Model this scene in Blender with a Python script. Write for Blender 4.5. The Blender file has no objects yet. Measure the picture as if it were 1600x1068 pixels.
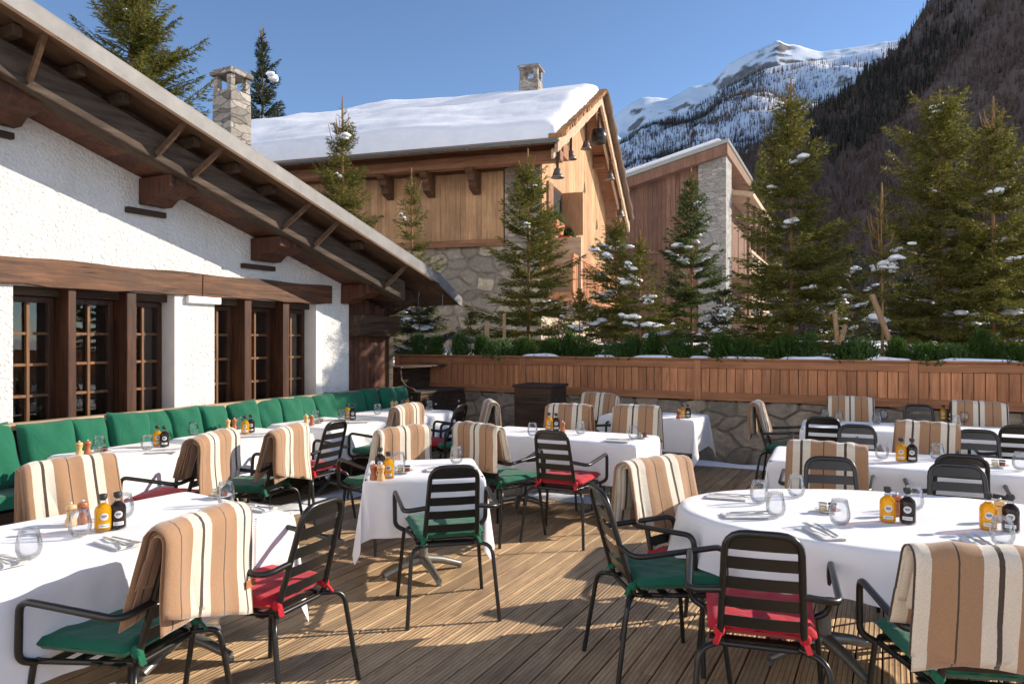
import bpy, math, random
import numpy as np
from mathutils import Vector, Matrix
R = math.radians
PI = math.pi
scene = bpy.context.scene
COL = scene.collection

# ---------------------------------------------------------------- camera
F, CX, HY, CH = 1125.0, 800.0, 530.0, 1.56
cam = bpy.data.cameras.new("camera"); camo = bpy.data.objects.new("camera", cam); COL.objects.link(camo)
camo.location = (0, 0, CH); camo.rotation_euler = (R(90), 0, 0)
cam.sensor_width = 36; cam.lens = F / 1600 * 36; cam.shift_y = -0.0025
cam.clip_start = 0.05; cam.clip_end = 30000
scene.camera = camo
# ---------------------------------------------------------------- sky, sun, exposure
SUN_AZ = math.atan2(0.97, 0.24); SUN_EL = R(24.5)
w = bpy.data.worlds.new("World"); scene.world = w; w.use_nodes = True
nt = w.node_tree
sky = nt.nodes.new("ShaderNodeTexSky"); sky.sky_type = 'NISHITA'; sky.sun_disc = False
sky.sun_elevation = SUN_EL; sky.sun_rotation = SUN_AZ; sky.altitude = 1800; sky.air_density = 0.85; sky.dust_density = 0.0; sky.ozone_density = 3.4
bg = nt.nodes["Background"]; nt.links.new(sky.outputs[0], bg.inputs[0]); bg.inputs[1].default_value = 0.15
sun = bpy.data.lights.new("sun", 'SUN'); sun.energy = 4.6; sun.angle = R(0.5); sun.color = (1.0, 0.92, 0.82)
suno = bpy.data.objects.new("sun", sun); COL.objects.link(suno)
sd = Vector((math.sin(SUN_AZ) * math.cos(SUN_EL), math.cos(SUN_AZ) * math.cos(SUN_EL), math.sin(SUN_EL)))
suno.rotation_euler = sd.to_track_quat('Z', 'Y').to_euler()
scene.view_settings.view_transform = 'Standard'; scene.view_settings.look = 'None'
scene.view_settings.exposure = 0.55; scene.view_settings.gamma = 1.0
scene.view_settings.use_white_balance = True; scene.view_settings.white_balance_temperature = 6900; scene.view_settings.white_balance_tint = 10
scene.cycles.max_bounces = 8; scene.cycles.transparent_max_bounces = 24

# ---------------------------------------------------------------- frames of reference
def P(u, v, z):                      # world point on height z seen at photo pixel
    Y = (CH - z) * F / (v - HY)
    return Vector(((u - CX) / F * Y, Y, z))
D2 = Vector((.465, .885)); N2 = Vector((.885, -.465)); P0 = Vector((-2.23, 8.37)); E2 = Vector((-.885, .465))
CW = P0.dot(N2)
def tw(u, off=0.0):                  # distance along the stucco wall seen at column u
    k = (u - CX) / F
    Y = (CW + off) / (k * N2.x + N2.y)
    return (Vector((k * Y, Y)) - P0).dot(D2)
def W(t, off, z):                    # stucco wall frame -> world
    p = P0 + D2 * t + N2 * off
    return (p.x, p.y, z)
ANG_D = math.atan2(D2.y, D2.x)

# ---------------------------------------------------------------- mesh helpers
class MB:
    def __init__(s): s.v = []; s.f = []; s.uv = None
    def add(s, vs, fs):
        b = len(s.v); s.v += [tuple(p) for p in vs]; s.f += [tuple(i + b for i in f) for f in fs]; return b
    def box(s, x0, x1, y0, y1, z0, z1, M=None):
        vs = [(x, y, z) for z in (z0, z1) for y in (y0, y1) for x in (x0, x1)]
        if M is not None: vs = [M @ Vector(p) for p in vs]
        s.add(vs, [(0, 2, 3, 1), (4, 5, 7, 6), (0, 1, 5, 4), (2, 6, 7, 3), (0, 4, 6, 2), (1, 3, 7, 5)])
    def beam(s, a, b, wd, ht, up=(0, 0, 1)):
        a = Vector(a); b = Vector(b); d = (b - a).normalized(); sd_ = d.cross(Vector(up))
        if sd_.length < 1e-4: sd_ = d.cross(Vector((1, 0, 0)))
        sd_.normalize(); u = sd_.cross(d).normalized()
        vs = []
        for p in (a, b):
            for q in ((-1, -1), (1, -1), (1, 1), (-1, 1)): vs.append(p + sd_ * q[0] * wd / 2 + u * q[1] * ht / 2)
        s.add(vs, [(0, 1, 2, 3), (7, 6, 5, 4), (0, 4, 5, 1), (1, 5, 6, 2), (2, 6, 7, 3), (3, 7, 4, 0)])
    def prism(s, poly, fn, a, b):      # poly of 2D points, fn(p, depth) -> world
        n = len(poly); vs = [fn(p, a) for p in poly] + [fn(p, b) for p in poly]
        s.add(vs, [tuple(range(n)), tuple(range(2 * n - 1, n - 1, -1))] + [(i, i + n, (i + 1) % n + n, (i + 1) % n) for i in range(n)])
    def tube(s, pts, r, n=8, cap=True):
        pts = [Vector(p) for p in pts]; m = len(pts)
        rs = r if isinstance(r, (list, tuple)) else [r] * m
        tang = []
        for i in range(m):
            t = (pts[min(i + 1, m - 1)] - pts[max(i - 1, 0)]); tang.append(t.normalized() if t.length > 1e-9 else Vector((0, 0, 1)))
        ref = Vector((0, 0, 1)) if abs(tang[0].z) < .9 else Vector((1, 0, 0))
        x = tang[0].cross(ref).normalized(); vs = []
        for i in range(m):
            x = (x - tang[i] * x.dot(tang[i])).normalized(); y = tang[i].cross(x)
            for k in range(n):
                a = 2 * PI * k / n; vs.append(pts[i] + (x * math.cos(a) + y * math.sin(a)) * rs[i])
        fs = [(i * n + k, i * n + (k + 1) % n, (i + 1) * n + (k + 1) % n, (i + 1) * n + k) for i in range(m - 1) for k in range(n)]
        if cap: fs += [tuple(range(n - 1, -1, -1)), tuple((m - 1) * n + k for k in range(n))]
        s.add(vs, fs)
    def lathe(s, prof, n=20, c=(0, 0, 0)):
        vs = []; m = len(prof)
        for (r, z) in prof:
            for k in range(n):
                a = 2 * PI * k / n; vs.append((c[0] + r * math.cos(a), c[1] + r * math.sin(a), c[2] + z))
        fs = [(i * n + k, i * n + (k + 1) % n, (i + 1) * n + (k + 1) % n, (i + 1) * n + k) for i in range(m - 1) for k in range(n)]
        if prof[0][0] > 1e-5: fs.append(tuple(range(n - 1, -1, -1)))
        if prof[-1][0] > 1e-5: fs.append(tuple((m - 1) * n + k for k in range(n)))
        s.add(vs, fs)
    def grid(s, fn, nu, nv, flip=False):
        vs = [fn(i / nu, j / nv) for j in range(nv + 1) for i in range(nu + 1)]
        q = lambda i, j: j * (nu + 1) + i
        fs = [(q(i, j), q(i + 1, j), q(i + 1, j + 1), q(i, j + 1)) for j in range(nv) for i in range(nu)]
        if flip: fs = [f[::-1] for f in fs]
        s.add(vs, fs)
    def mesh(s, name, mat, smooth=False, bevel=0):
        me = bpy.data.meshes.new(name); me.from_pydata(s.v, [], s.f)
        if mat: me.materials.append(mat)
        if smooth:
            me.polygons.foreach_set("use_smooth", [True] * len(me.polygons))
            if smooth is not True: me.set_sharp_from_angle(angle=R(smooth))
        me.update(); return me
    def build(s, name, mat, parent=None, smooth=False, bevel=0, loc=None):
        o = bpy.data.objects.new(name, s.mesh(name, mat, smooth)); COL.objects.link(o)
        if parent is not None: o.parent = parent
        if loc is not None: o.location = loc
        if bevel:
            md = o.modifiers.new("bevel", 'BEVEL'); md.width = bevel; md.segments = 2; md.limit_method = 'ANGLE'; md.angle_limit = R(40)
        return o
def npmesh(name, V, T, mat, smooth=False):         # numpy verts + equal-size faces
    me = bpy.data.meshes.new(name); V = np.asarray(V, np.float32); T = np.asarray(T, np.int32); k = T.shape[1]
    me.vertices.add(len(V)); me.vertices.foreach_set("co", V.ravel())
    me.loops.add(T.size); me.loops.foreach_set("vertex_index", T.ravel())
    me.polygons.add(len(T)); me.polygons.foreach_set("loop_start", np.arange(0, T.size, k, dtype=np.int32))
    me.polygons.foreach_set("loop_total", np.full(len(T), k, np.int32))
    if smooth: me.polygons.foreach_set("use_smooth", np.ones(len(T), bool))
    me.update(calc_edges=True); me.validate()
    if mat: me.materials.append(mat)
    return me
def link(name, me, parent=None, loc=None):
    o = bpy.data.objects.new(name, me); COL.objects.link(o)
    if parent is not None: o.parent = parent
    if loc is not None: o.location = loc
    return o
def fillet(pts, r, n=5):
    pts = [Vector(p) for p in pts]; out = [pts[0]]
    for i in range(1, len(pts) - 1):
        a, b, c = pts[i - 1], pts[i], pts[i + 1]
        rr = min(r, (a - b).length * .48, (c - b).length * .48)
        p = b + (a - b).normalized() * rr; q = b + (c - b).normalized() * rr
        for k in range(n + 1):
            t = k / n; out.append(p * (1 - t) ** 2 + b * 2 * t * (1 - t) + q * t * t)
    out.append(pts[-1]); return out
def tag(o, label=None, cat=None, group=None, kind=None):
    if label: o['label'] = label
    if cat: o['category'] = cat
    if group: o['group'] = group
    if kind: o['kind'] = kind
    return o
def empty(name, loc=(0, 0, 0), rz=0, label=None, cat=None, group=None):
    o = bpy.data.objects.new(name, None); COL.objects.link(o); o.location = loc; o.rotation_euler = (0, 0, rz); o.empty_display_size = .1
    return tag(o, label, cat, group)
def copy_tree(o, parent=None):
    c = o.copy(); COL.objects.link(c); c.parent = parent
    for ch in KIDS(o): copy_tree(ch, c)
    return c
def KIDS(o): return [x for x in list(COL.objects) if x.parent == o]
rng = np.random.default_rng(7)
def vnoise(x, y, seed=0, oct=5, gain=.5, ridged=False):     # value noise on numpy arrays
    tot = np.zeros_like(x, float); amp = 1.0; nrm = 0
    for o in range(oct):
        f = 2 ** o; X = x * f + 13.7 * o + seed * 7.3; Y = y * f + 5.1 * o + seed * 3.9
        xi = np.floor(X).astype(int); yi = np.floor(Y).astype(int); fx = X - xi; fy = Y - yi
        h = lambda a, b: (np.sin(a * 127.1 + b * 311.7 + seed * 17.3) * 43758.5453) % 1.0
        sx = fx * fx * (3 - 2 * fx); sy = fy * fy * (3 - 2 * fy)
        n = (h(xi, yi) * (1 - sx) + h(xi + 1, yi) * sx) * (1 - sy) + (h(xi, yi + 1) * (1 - sx) + h(xi + 1, yi + 1) * sx) * sy
        if ridged: n = 1 - abs(2 * n - 1)
        tot += n * amp; nrm += amp; amp *= gain
    return tot / nrm

# ---------------------------------------------------------------- materials
class NT:
    def __init__(s, name):
        s.m = bpy.data.materials.new(name); s.m.use_nodes = True; s.t = s.m.node_tree; s.b = s.t.nodes["Principled BSDF"]
        s.out = s.t.nodes["Material Output"]; s.tc = s.t.nodes.new("ShaderNodeTexCoord")
    def n(s, typ, **k):
        x = s.t.nodes.new(typ)
        for a, b in k.items():
            if a[0] == 'i' and a[1:].isdigit(): x.inputs[int(a[1:])].default_value = b
            elif a in x.inputs.keys() and not hasattr(x, a): x.inputs[a].default_value = b
            else: setattr(x, a, b)
        return x
    def l(s, a, b): s.t.links.new(a, b)
    def mapping(s, scale=(1, 1, 1), rot=(0, 0, 0), src='Object'):
        mp = s.t.nodes.new("ShaderNodeMapping"); mp.inputs['Scale'].default_value = scale; mp.inputs['Rotation'].default_value = rot
        s.l(s.tc.outputs[src], mp.inputs[0]); return mp.outputs[0]
    def noise(s, vec, scale, detail=6, rough=.6, dist=0):
        x = s.t.nodes.new("ShaderNodeTexNoise"); x.inputs['Scale'].default_value = scale; x.inputs['Detail'].default_value = detail
        x.inputs['Roughness'].default_value = rough; x.inputs['Distortion'].default_value = dist; s.l(vec, x.inputs['Vector']); return x.outputs[0]
    def ramp(s, fac, stops, interp='LINEAR'):
        x = s.t.nodes.new("ShaderNodeValToRGB"); cr = x.color_ramp; cr.interpolation = interp
        while len(cr.elements) < len(stops): cr.elements.new(.5)
        for e, (p, c) in zip(cr.elements, stops): e.position = p; e.color = (*c, 1) if len(c) == 3 else c
        s.l(fac, x.inputs[0]); return x.outputs[0]
    def math(s, op, a, b=None, c=None):
        x = s.t.nodes.new("ShaderNodeMath"); x.operation = op
        for i, q in enumerate((a, b, c)):
            if q is None: continue
            if isinstance(q, (int, float)): x.inputs[i].default_value = q
            else: s.l(q, x.inputs[i])
        return x.outputs[0]
    def mix(s, fac, a, b, mode='MIX'):
        x = s.t.nodes.new("ShaderNodeMix"); x.data_type = 'RGBA'; x.blend_type = mode
        for i, q in ((0, fac), (6, a), (7, b)):
            if isinstance(q, (int, float)): x.inputs[i].default_value = q
            elif isinstance(q, tuple): x.inputs[i].default_value = (*q, 1) if len(q) == 3 else q
            else: s.l(q, x.inputs[i])
        return x.outputs[2]
    def bump(s, h, strength=.3, dist=.01, prev=None):
        x = s.t.nodes.new("ShaderNodeBump"); x.inputs['Strength'].default_value = strength; x.inputs['Distance'].default_value = dist
        s.l(h, x.inputs['Height'])
        if prev is not None: s.l(prev, x.inputs['Normal'])
        s.l(x.outputs[0], s.b.inputs['Normal']); return x.outputs[0]
    def col(s, c):
        if isinstance(c, tuple): s.b.inputs['Base Color'].default_value = (*c, 1)
        else: s.l(c, s.b.inputs['Base Color'])
    def set(s, **k):
        for a, b in k.items(): s.b.inputs[a.replace('_', ' ')].default_value = b
        return s

def mat_plain(name, c, rough=.5, metal=0, spec=.5, nscale=0, var=.15, bump=0, bscale=200, coat=0):
    m = NT(name); m.set(Roughness=rough, Metallic=metal); m.b.inputs['Specular IOR Level'].default_value = spec
    if coat: m.b.inputs['Coat Weight'].default_value = coat
    if nscale:
        f = m.noise(m.mapping(), nscale, 5)
        m.col(m.ramp(f, [(.3, tuple(x * (1 - var) for x in c)), (.7, tuple(min(1, x * (1 + var)) for x in c))]))
    else: m.col(c)
    if bump: m.bump(m.noise(m.mapping(), bscale, 3), bump, .002)
    return m.m
def mat_wood(name, light, dark, axis='Z', scale=1.0, rough=.6, bump=.35, planks=0, knots=True, spec=.3, isl=.35):
    m = NT(name); st = {'X': (1.2, 14, 14), 'Y': (14, 1.2, 14), 'Z': (14, 14, 1.2)}[axis]
    v = m.mapping(tuple(a * scale for a in st)); isr = m.t.nodes.new("ShaderNodeNewGeometry").outputs['Random Per Island']
    off = m.t.nodes.new("ShaderNodeVectorMath"); off.operation = 'ADD'; m.l(v, off.inputs[0])
    cx = m.t.nodes.new("ShaderNodeCombineXYZ"); k = m.math('MULTIPLY', isr, 37.0); m.l(k, cx.inputs[0]); m.l(k, cx.inputs[1]); m.l(k, cx.inputs[2]); m.l(cx.outputs[0], off.inputs[1])
    g = m.noise(off.outputs[0], 1.6, 8, .65, .6)
    big = m.noise(m.mapping((1.3, 1.3, 1.3)), 1.4, 4)
    c = m.ramp(g, [(.32, dark), (.62, light)])
    mid = tuple((a + b) / 2 for a, b in zip(light, dark))
    c = m.mix(m.ramp(big, [(.35, (0, 0, 0)), (.7, (.55, .55, .55))]), c, tuple(x * .55 for x in mid))
    c = m.mix(1.0, c, m.ramp(isr, [(0, (1 - isl,) * 3), (1, (1 + isl * .5,) * 3)]), 'MULTIPLY')
    if knots:
        vo = m.t.nodes.new("ShaderNodeTexVoronoi"); vo.inputs['Scale'].default_value = 1.0
        m.l(m.mapping(tuple(4.5 * a / 14 ** .5 if a > 5 else a * 1.3 for a in st)), vo.inputs['Vector'])
        kf = m.ramp(vo.outputs['Distance'], [(.03, (1, 1, 1)), (.13, (0, 0, 0))])
        c = m.mix(kf, c, tuple(x * .5 for x in dark))
    m.col(c); m.set(Roughness=rough); m.b.inputs['Specular IOR Level'].default_value = spec
    m.bump(g, bump, .006); return m.m
def mat_stone(name, cols, mortar, scale=3.0, squash=1.6, bump=1.0, edge=.06):
    m = NT(name); v = m.mapping((1, 1, squash))
    nz = m.t.nodes.new("ShaderNodeTexNoise"); nz.inputs['Scale'].default_value = 2.5; m.l(v, nz.inputs['Vector'])
    ad = m.t.nodes.new("ShaderNodeVectorMath"); ad.operation = 'MULTIPLY_ADD'; m.l(nz.outputs['Color'], ad.inputs[0]); ad.inputs[1].default_value = (.22, .22, .22); m.l(v, ad.inputs[2])
    a = m.n("ShaderNodeTexVoronoi"); a.inputs['Scale'].default_value = scale; a.inputs['Randomness'].default_value = .85; m.l(ad.outputs[0], a.inputs['Vector'])
    e = m.n("ShaderNodeTexVoronoi"); e.feature = 'DISTANCE_TO_EDGE'; e.inputs['Scale'].default_value = scale; e.inputs['Randomness'].default_value = .85; m.l(ad.outputs[0], e.inputs['Vector'])
    sep = m.n("ShaderNodeSeparateColor"); m.l(a.outputs['Color'], sep.inputs[0])
    n = len(cols); c = m.ramp(sep.outputs[0], [(i / (n - 1) if n > 1 else 0, q) for i, q in enumerate(cols)])
    fine = m.noise(m.mapping(), 18, 8, .7)
    c = m.mix(1.0, c, m.ramp(fine, [(.25, (.6, .6, .6)), (.75, (1.25, 1.25, 1.25))]), 'MULTIPLY')
    ef = m.ramp(e.outputs['Distance'], [(0, (0, 0, 0)), (edge, (1, 1, 1))])
    m.col(m.mix(ef, mortar, c)); m.set(Roughness=.9)
    h = m.math('ADD', ef, m.math('MULTIPLY', fine, .5)); m.bump(h, bump, .03); return m.m
def mat_snow(name='snow'):
    m = NT(name); f = m.noise(m.mapping(), 3, 6); m.col(m.ramp(f, [(.3, (.80, .83, .88)), (.7, (.90, .91, .93))]))
    m.set(Roughness=.65); h = m.math('ADD', m.noise(m.mapping(), 6, 6), m.math('MULTIPLY', m.noise(m.mapping(), 90, 3), .15)); m.bump(h, .35, .05)
    return m.m
def mat_cloth(name, c, wrinkle=.15, wscale=5, weave=900, rough=.85, sheen=.2, var=.03):
    m = NT(name); f = m.noise(m.mapping(), 4, 4); m.col(m.ramp(f, [(.3, tuple(x * (1 - var) for x in c)), (.7, tuple(min(1, x * (1 + var)) for x in c))]))
    m.set(Roughness=rough); m.b.inputs['Sheen Weight'].default_value = sheen; m.b.inputs['Specular IOR Level'].default_value = .2
    b1 = m.bump(m.noise(m.mapping(), wscale, 4, .5, .8), wrinkle, .03)
    m.bump(m.noise(m.mapping(), weave, 2), .12, .001, b1); return m.m
def mat_foliage(name, c1, c2, c3):
    m = NT(name); g = m.t.nodes.new("ShaderNodeNewGeometry"); r = g.outputs['Random Per Island']
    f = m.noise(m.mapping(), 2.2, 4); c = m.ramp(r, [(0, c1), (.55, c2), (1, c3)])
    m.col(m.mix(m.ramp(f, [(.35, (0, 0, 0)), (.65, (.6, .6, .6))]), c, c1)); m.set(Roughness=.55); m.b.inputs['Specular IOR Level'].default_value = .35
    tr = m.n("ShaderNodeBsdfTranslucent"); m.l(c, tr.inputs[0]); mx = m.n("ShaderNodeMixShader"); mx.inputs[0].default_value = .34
    m.l(m.b.outputs[0], mx.inputs[1]); m.l(tr.outputs[0], mx.inputs[2]); m.l(mx.outputs[0], m.out.inputs[0]); return m.m
def mat_glass(name, tint=(1, 1, 1), spec=1.0, rough=0.0, body=None, bodyf=0.0, ior=1.45):
    m = NT(name); t = m.t; t.nodes.remove(m.b)
    tr = m.n("ShaderNodeBsdfTransparent"); gl = m.n("ShaderNodeBsdfGlossy"); fr = m.n("ShaderNodeFresnel"); fr.inputs[0].default_value = ior
    lw = m.n("ShaderNodeLayerWeight"); lw.inputs[0].default_value = .25
    lw.inputs[0].default_value = .5; rc = m.ramp(lw.outputs['Facing'], [(0, tint), (.8, tuple(x * .97 for x in tint)), (1, tuple(x * .72 for x in tint))]); m.l(rc, tr.inputs[0])
    gl.inputs['Roughness'].default_value = rough; mx = m.n("ShaderNodeMixShader"); m.l(m.math('MINIMUM', m.math('MULTIPLY', fr.outputs[0], spec), .55), mx.inputs[0])
    base = tr
    if body:
        df = m.n("ShaderNodeBsdfDiffuse"); df.inputs[0].default_value = (*body, 1); mb = m.n("ShaderNodeMixShader"); mb.inputs[0].default_value = bodyf
        m.l(tr.outputs[0], mb.inputs[1]); m.l(df.outputs[0], mb.inputs[2]); base = mb
    m.l(base.outputs[0], mx.inputs[1]); m.l(gl.outputs[0], mx.inputs[2]); m.l(mx.outputs[0], m.out.inputs[0]); return m.m

M = {}
M['snow'] = mat_snow()
# deck
m = NT('deck_wood'); v = m.mapping((9, 1.0, 9)); g_ = m.n("ShaderNodeNewGeometry"); isr = g_.outputs['Random Per Island']
cx = m.n("ShaderNodeCombineXYZ"); k = m.math('MULTIPLY', isr, 53.0); m.l(k, cx.inputs[0]); m.l(k, cx.inputs[1])
ad = m.n("ShaderNodeVectorMath"); m.l(v, ad.inputs[0]); m.l(cx.outputs[0], ad.inputs[1])
g = m.noise(ad.outputs[0], 2.2, 9, .68, .5); c = m.ramp(g, [(.28, (.36, .215, .115)), (.5, (.66, .465, .275)), (.72, (.76, .57, .36))])
c = m.mix(1.0, c, m.ramp(isr, [(0, (.74, .70, .66)), (.5, (1.02, .98, .93)), (1, (1.2, 1.13, 1.04))]), 'MULTIPLY')
st = m.noise(m.mapping((1, .6, 1)), 1.1, 6, .65); c = m.mix(m.ramp(st, [(.42, (0, 0, 0)), (.68, (.65, .65, .65))]), c, (.15, .105, .08))
sp_ = m.noise(m.mapping(), 14, 6, .7); c = m.mix(m.ramp(sp_, [(.60, (0, 0, 0)), (.72, (.7, .7, .7))]), c, (.12, .085, .06))
wv = m.n("ShaderNodeTexWave"); wv.wave_type = 'BANDS'; wv.bands_direction = 'X'; wv.inputs['Scale'].default_value = 1 / .0115 * .159 * 1.9; m.l(m.mapping(), wv.inputs['Vector'])
wl = m.n("ShaderNodeTexWave"); wl.wave_type = 'BANDS'; wl.bands_direction = 'X'; wl.inputs['Scale'].default_value = .314 / .0236; m.l(m.mapping(), wl.inputs['Vector'])
c = m.mix(m.math('MULTIPLY', m.math('SUBTRACT', 1.0, wv.outputs['Fac']), .22), c, (.09, .055, .035))
lf = m.ramp(wl.outputs['Fac'], [(0, (1, 1, 1)), (.30, (0, 0, 0))]); c = m.mix(m.math('MULTIPLY', lf, .42), c, (.07, .042, .025))
m.col(c); m.set(Roughness=.75); m.b.inputs['Specular IOR Level'].default_value = .25
b1 = m.bump(m.math('ADD', m.math('MULTIPLY', wv.outputs['Fac'], .5), wl.outputs['Fac']), .6, .004); m.bump(g, .4, .006, b1); M['deck'] = m.m
M['dark'] = mat_plain('dark_void', (.012, .010, .009), .9)
# stucco
m = NT('white_stucco'); n1 = m.noise(m.mapping(), 34, 8, .65); n2 = m.noise(m.mapping(), 5, 4); vo = m.n("ShaderNodeTexVoronoi"); vo.inputs['Scale'].default_value = 38; m.l(m.mapping(), vo.inputs['Vector'])
h = m.math('ADD', m.math('MULTIPLY', n1, 1.0), m.math('MULTIPLY', vo.outputs['Distance'], .5)); stn = m.noise(m.mapping((3, 3, .5)), 1.2, 6, .7); m.col(m.mix(m.ramp(stn, [(.5, (0, 0, 0)), (.75, (.35, .35, .35))]), m.ramp(n2, [(.3, (.74, .715, .67)), (.7, (.80, .785, .75))]), (.55, .50, .43))); m.set(Roughness=.95)
m.bump(h, .9, .024); M['stucco'] = m.m
M['stucco_smooth'] = mat_plain('smooth_plaster', (.78, .75, .70), .9, nscale=6, var=.06, bump=.3, bscale=60)
M['lintel'] = mat_wood('aged_lintel', (.20, .088, .042), (.026, .014, .009), 'X', 1.0, .6, .6, isl=.15)
M['post'] = mat_wood('aged_post', (.12, .045, .020), (.018, .009, .006), 'Z', 1.2, .5, .5)
M['winframe'] = mat_wood('window_wood', (.095, .040, .020), (.022, .010, .006), 'Z', 1.5, .45, .2)
M['muntin'] = mat_wood('muntin_wood', (.27, .13, .055), (.12, .05, .022), 'Z', 2, .5, .1)
M['darkwood'] = mat_wood('dark_timber', (.105, .062, .038), (.022, .013, .009), 'X', .8, .8, .6, isl=.2)
M['greytimber'] = mat_wood('weathered_beam', (.12, .085, .060), (.035, .024, .017), 'X', .9, .85, .7, isl=.1)
M['soffit'] = mat_wood('soffit_board', (.17, .095, .052), (.085, .045, .026), 'X', .6, .8, .2)
M['redplank'] = mat_wood('red_plank', (.16, .060, .030), (.036, .016, .010), 'Z', 1.0, .6, .4)
M['metalroof'] = mat_plain('weathered_metal', (.17, .165, .16), .6, .2, nscale=5, var=.22, bump=.2, bscale=30)
M['panel'] = mat_wood('cedar_panel', (.64, .285, .135), (.34, .135, .060), 'Z', 1.0, .6, .25, isl=.3)
M['panelh'] = mat_wood('cedar_rail', (.52, .23, .11), (.27, .11, .05), 'X', 1.0, .6, .25, isl=.2)
M['stonebase'] = mat_stone('planter_stone', [(.22, .19, .16), (.34, .29, .23), (.26, .23, .19), (.42, .35, .27)], (.24, .21, .17), 2.3, 1.5, .8, .035)
M['stone2'] = mat_stone('chalet_stone', [(.24, .20, .17), (.50, .40, .28), (.28, .24, .20), (.62, .50, .36), (.30, .26, .22), (.26, .22, .19)], (.30, .26, .22), 2.7, 1.75, .8, .05)
M['stone3'] = mat_stone('grey_stone', [(.22, .21, .19), (.36, .34, .31), (.28, .27, .24), (.44, .41, .37)], (.20, .19, .17), 3.0, 2.6, .8, .03)
M['chimneystone'] = mat_stone('chimney_stone', [(.16, .14, .12), (.42, .38, .33), (.22, .19, .16), (.48, .44, .38)], (.30, .27, .24), 4.2, 2.4, .9, .04)
M['larch'] = mat_wood('larch_cladding', (.62, .37, .19), (.42, .215, .105), 'Z', .7, .6, .2, isl=.25)
M['larchx'] = mat_wood('larch_beam', (.42, .20, .10), (.20, .085, .042), 'X', .5, .6, .25, isl=.2)
M['larchpale'] = mat_wood('pale_larch', (.68, .50, .33), (.42, .27, .16), 'X', .6, .65, .25, isl=.25)
M['redclad'] = mat_wood('reddish_cladding', (.27, .145, .095), (.15, .075, .048), 'Z', .6, .7, .2, isl=.35)
M['gutter'] = mat_plain('zinc', (.22, .24, .23), .4, .7)
M['metal'] = mat_plain('black_metal', (.014, .0135, .012), .33, 0, .5, nscale=40, var=.2)
M['alu'] = mat_plain('cast_aluminium', (.24, .235, .22), .4, .6, nscale=20, var=.15)
M['green'] = mat_cloth('green_canvas', (.009, .120, .064), .35, 9, 700, .85, .15, .10)
M['red'] = mat_cloth('red_canvas', (.50, .018, .030), .3, 9, 700, .85, .1, .08)
M['linen'] = mat_cloth('white_linen', (.80, .79, .80), .22, 4.5, 900)
M['napkin'] = mat_cloth('napkin_cloth', (.82, .80, .77), .15, 20, 900)
m = NT('striped_wool'); uv = m.n("ShaderNodeUVMap"); sx = m.n("ShaderNodeSeparateXYZ"); m.l(uv.outputs[0], sx.inputs[0])
wob = m.math('MULTIPLY', m.noise(m.mapping(), 60, 3), .01); fr = m.math('FRACT', m.math('ADD', sx.outputs[0], wob))
cam_, cre, drk = (.37, .215, .120), (.68, .60, .485), (.075, .052, .040)
c = m.ramp(fr, [(0, cam_), (.275, drk), (.30, cam_), (.575, cre), (.745, drk), (.805, cre), (.985, cam_)], 'CONSTANT')
fz = m.noise(m.mapping(), 260, 4, .7); c = m.mix(1.0, c, m.ramp(fz, [(.25, (.78, .78, .78)), (.75, (1.15, 1.15, 1.15))]), 'MULTIPLY')
m.col(c); m.set(Roughness=.95); m.b.inputs['Sheen Weight'].default_value = .4; m.b.inputs['Specular IOR Level'].default_value = .1
b1 = m.bump(m.noise(m.mapping(), 7, 3), .35, .02); m.bump(fz, .5, .002, b1); M['wool'] = m.m
M['stitch'] = mat_plain('dark_stitch', (.09, .05, .035), .9)
M['leather'] = mat_plain('tan_leather', (.42, .15, .06), .5, nscale=60, var=.2)
M['glass'] = mat_glass('clear_glass', (.97, .98, .99), 1.0)
M['oil'] = mat_glass('olive_oil', (1.0, .62, .03), 1.0, 0, (.85, .45, .01), .45)
M['vinegar'] = mat_glass('vinegar', (.05, .03, .025), 1.0, 0, (.03, .018, .014), .8)
M['cork'] = mat_plain('black_stopper', (.02, .018, .016), .5)
M['paper'] = mat_plain('paper_label', (.62, .62, .60), .7, nscale=60, var=.1)
M['ink'] = mat_plain('label_ink', (.10, .11, .16), .7)
M['millight'] = mat_plain('light_beech', (.66, .40, .17), .4, nscale=25, var=.2)
M['milldark'] = mat_plain('cherry_wood', (.38, .12, .045), .35, nscale=25, var=.2)
M['steel'] = mat_plain('cutlery_steel', (.62, .62, .62), .34, .9)
M['china'] = mat_plain('white_china', (.75, .75, .73), .2)
M['jam'] = mat_plain('jam', (.30, .03, .02), .25)
M['butter'] = mat_plain('butter', (.75, .62, .35), .4)
M['barkc'] = mat_wood('young_bark', (.42, .24, .10), (.20, .11, .05), 'Z', 3, .9, .5, knots=False)
M['stake'] = mat_wood('stake_wood', (.60, .40, .22), (.36, .20, .10), 'Z', 2, .8, .3, knots=False)
M['spruce'] = mat_foliage('spruce_needles', (.060, .070, .014), (.160, .160, .028), (.33, .28, .050))
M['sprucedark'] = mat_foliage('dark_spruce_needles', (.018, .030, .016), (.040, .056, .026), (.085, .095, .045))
M['pine'] = mat_foliage('pine_needles', (.036, .062, .018), (.090, .130, .032), (.18, .20, .05))
M['box'] = mat_foliage('juniper_sprigs', (.030, .070, .014), (.070, .145, .028), (.14, .24, .05))
M['larchbare'] = mat_foliage('bare_larch', (.11, .070, .052), (.16, .105, .076), (.22, .15, .112))
M['conifer'] = mat_foliage('distant_conifer', (.030, .032, .022), (.045, .046, .032), (.062, .058, .040))
M['terracotta'] = mat_plain('terracotta', (.52, .17, .075), .7, nscale=9, var=.1)
M['bell'] = mat_plain('aged_bell', (.20, .17, .14), .4, .8, nscale=12, var=.3)
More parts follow.
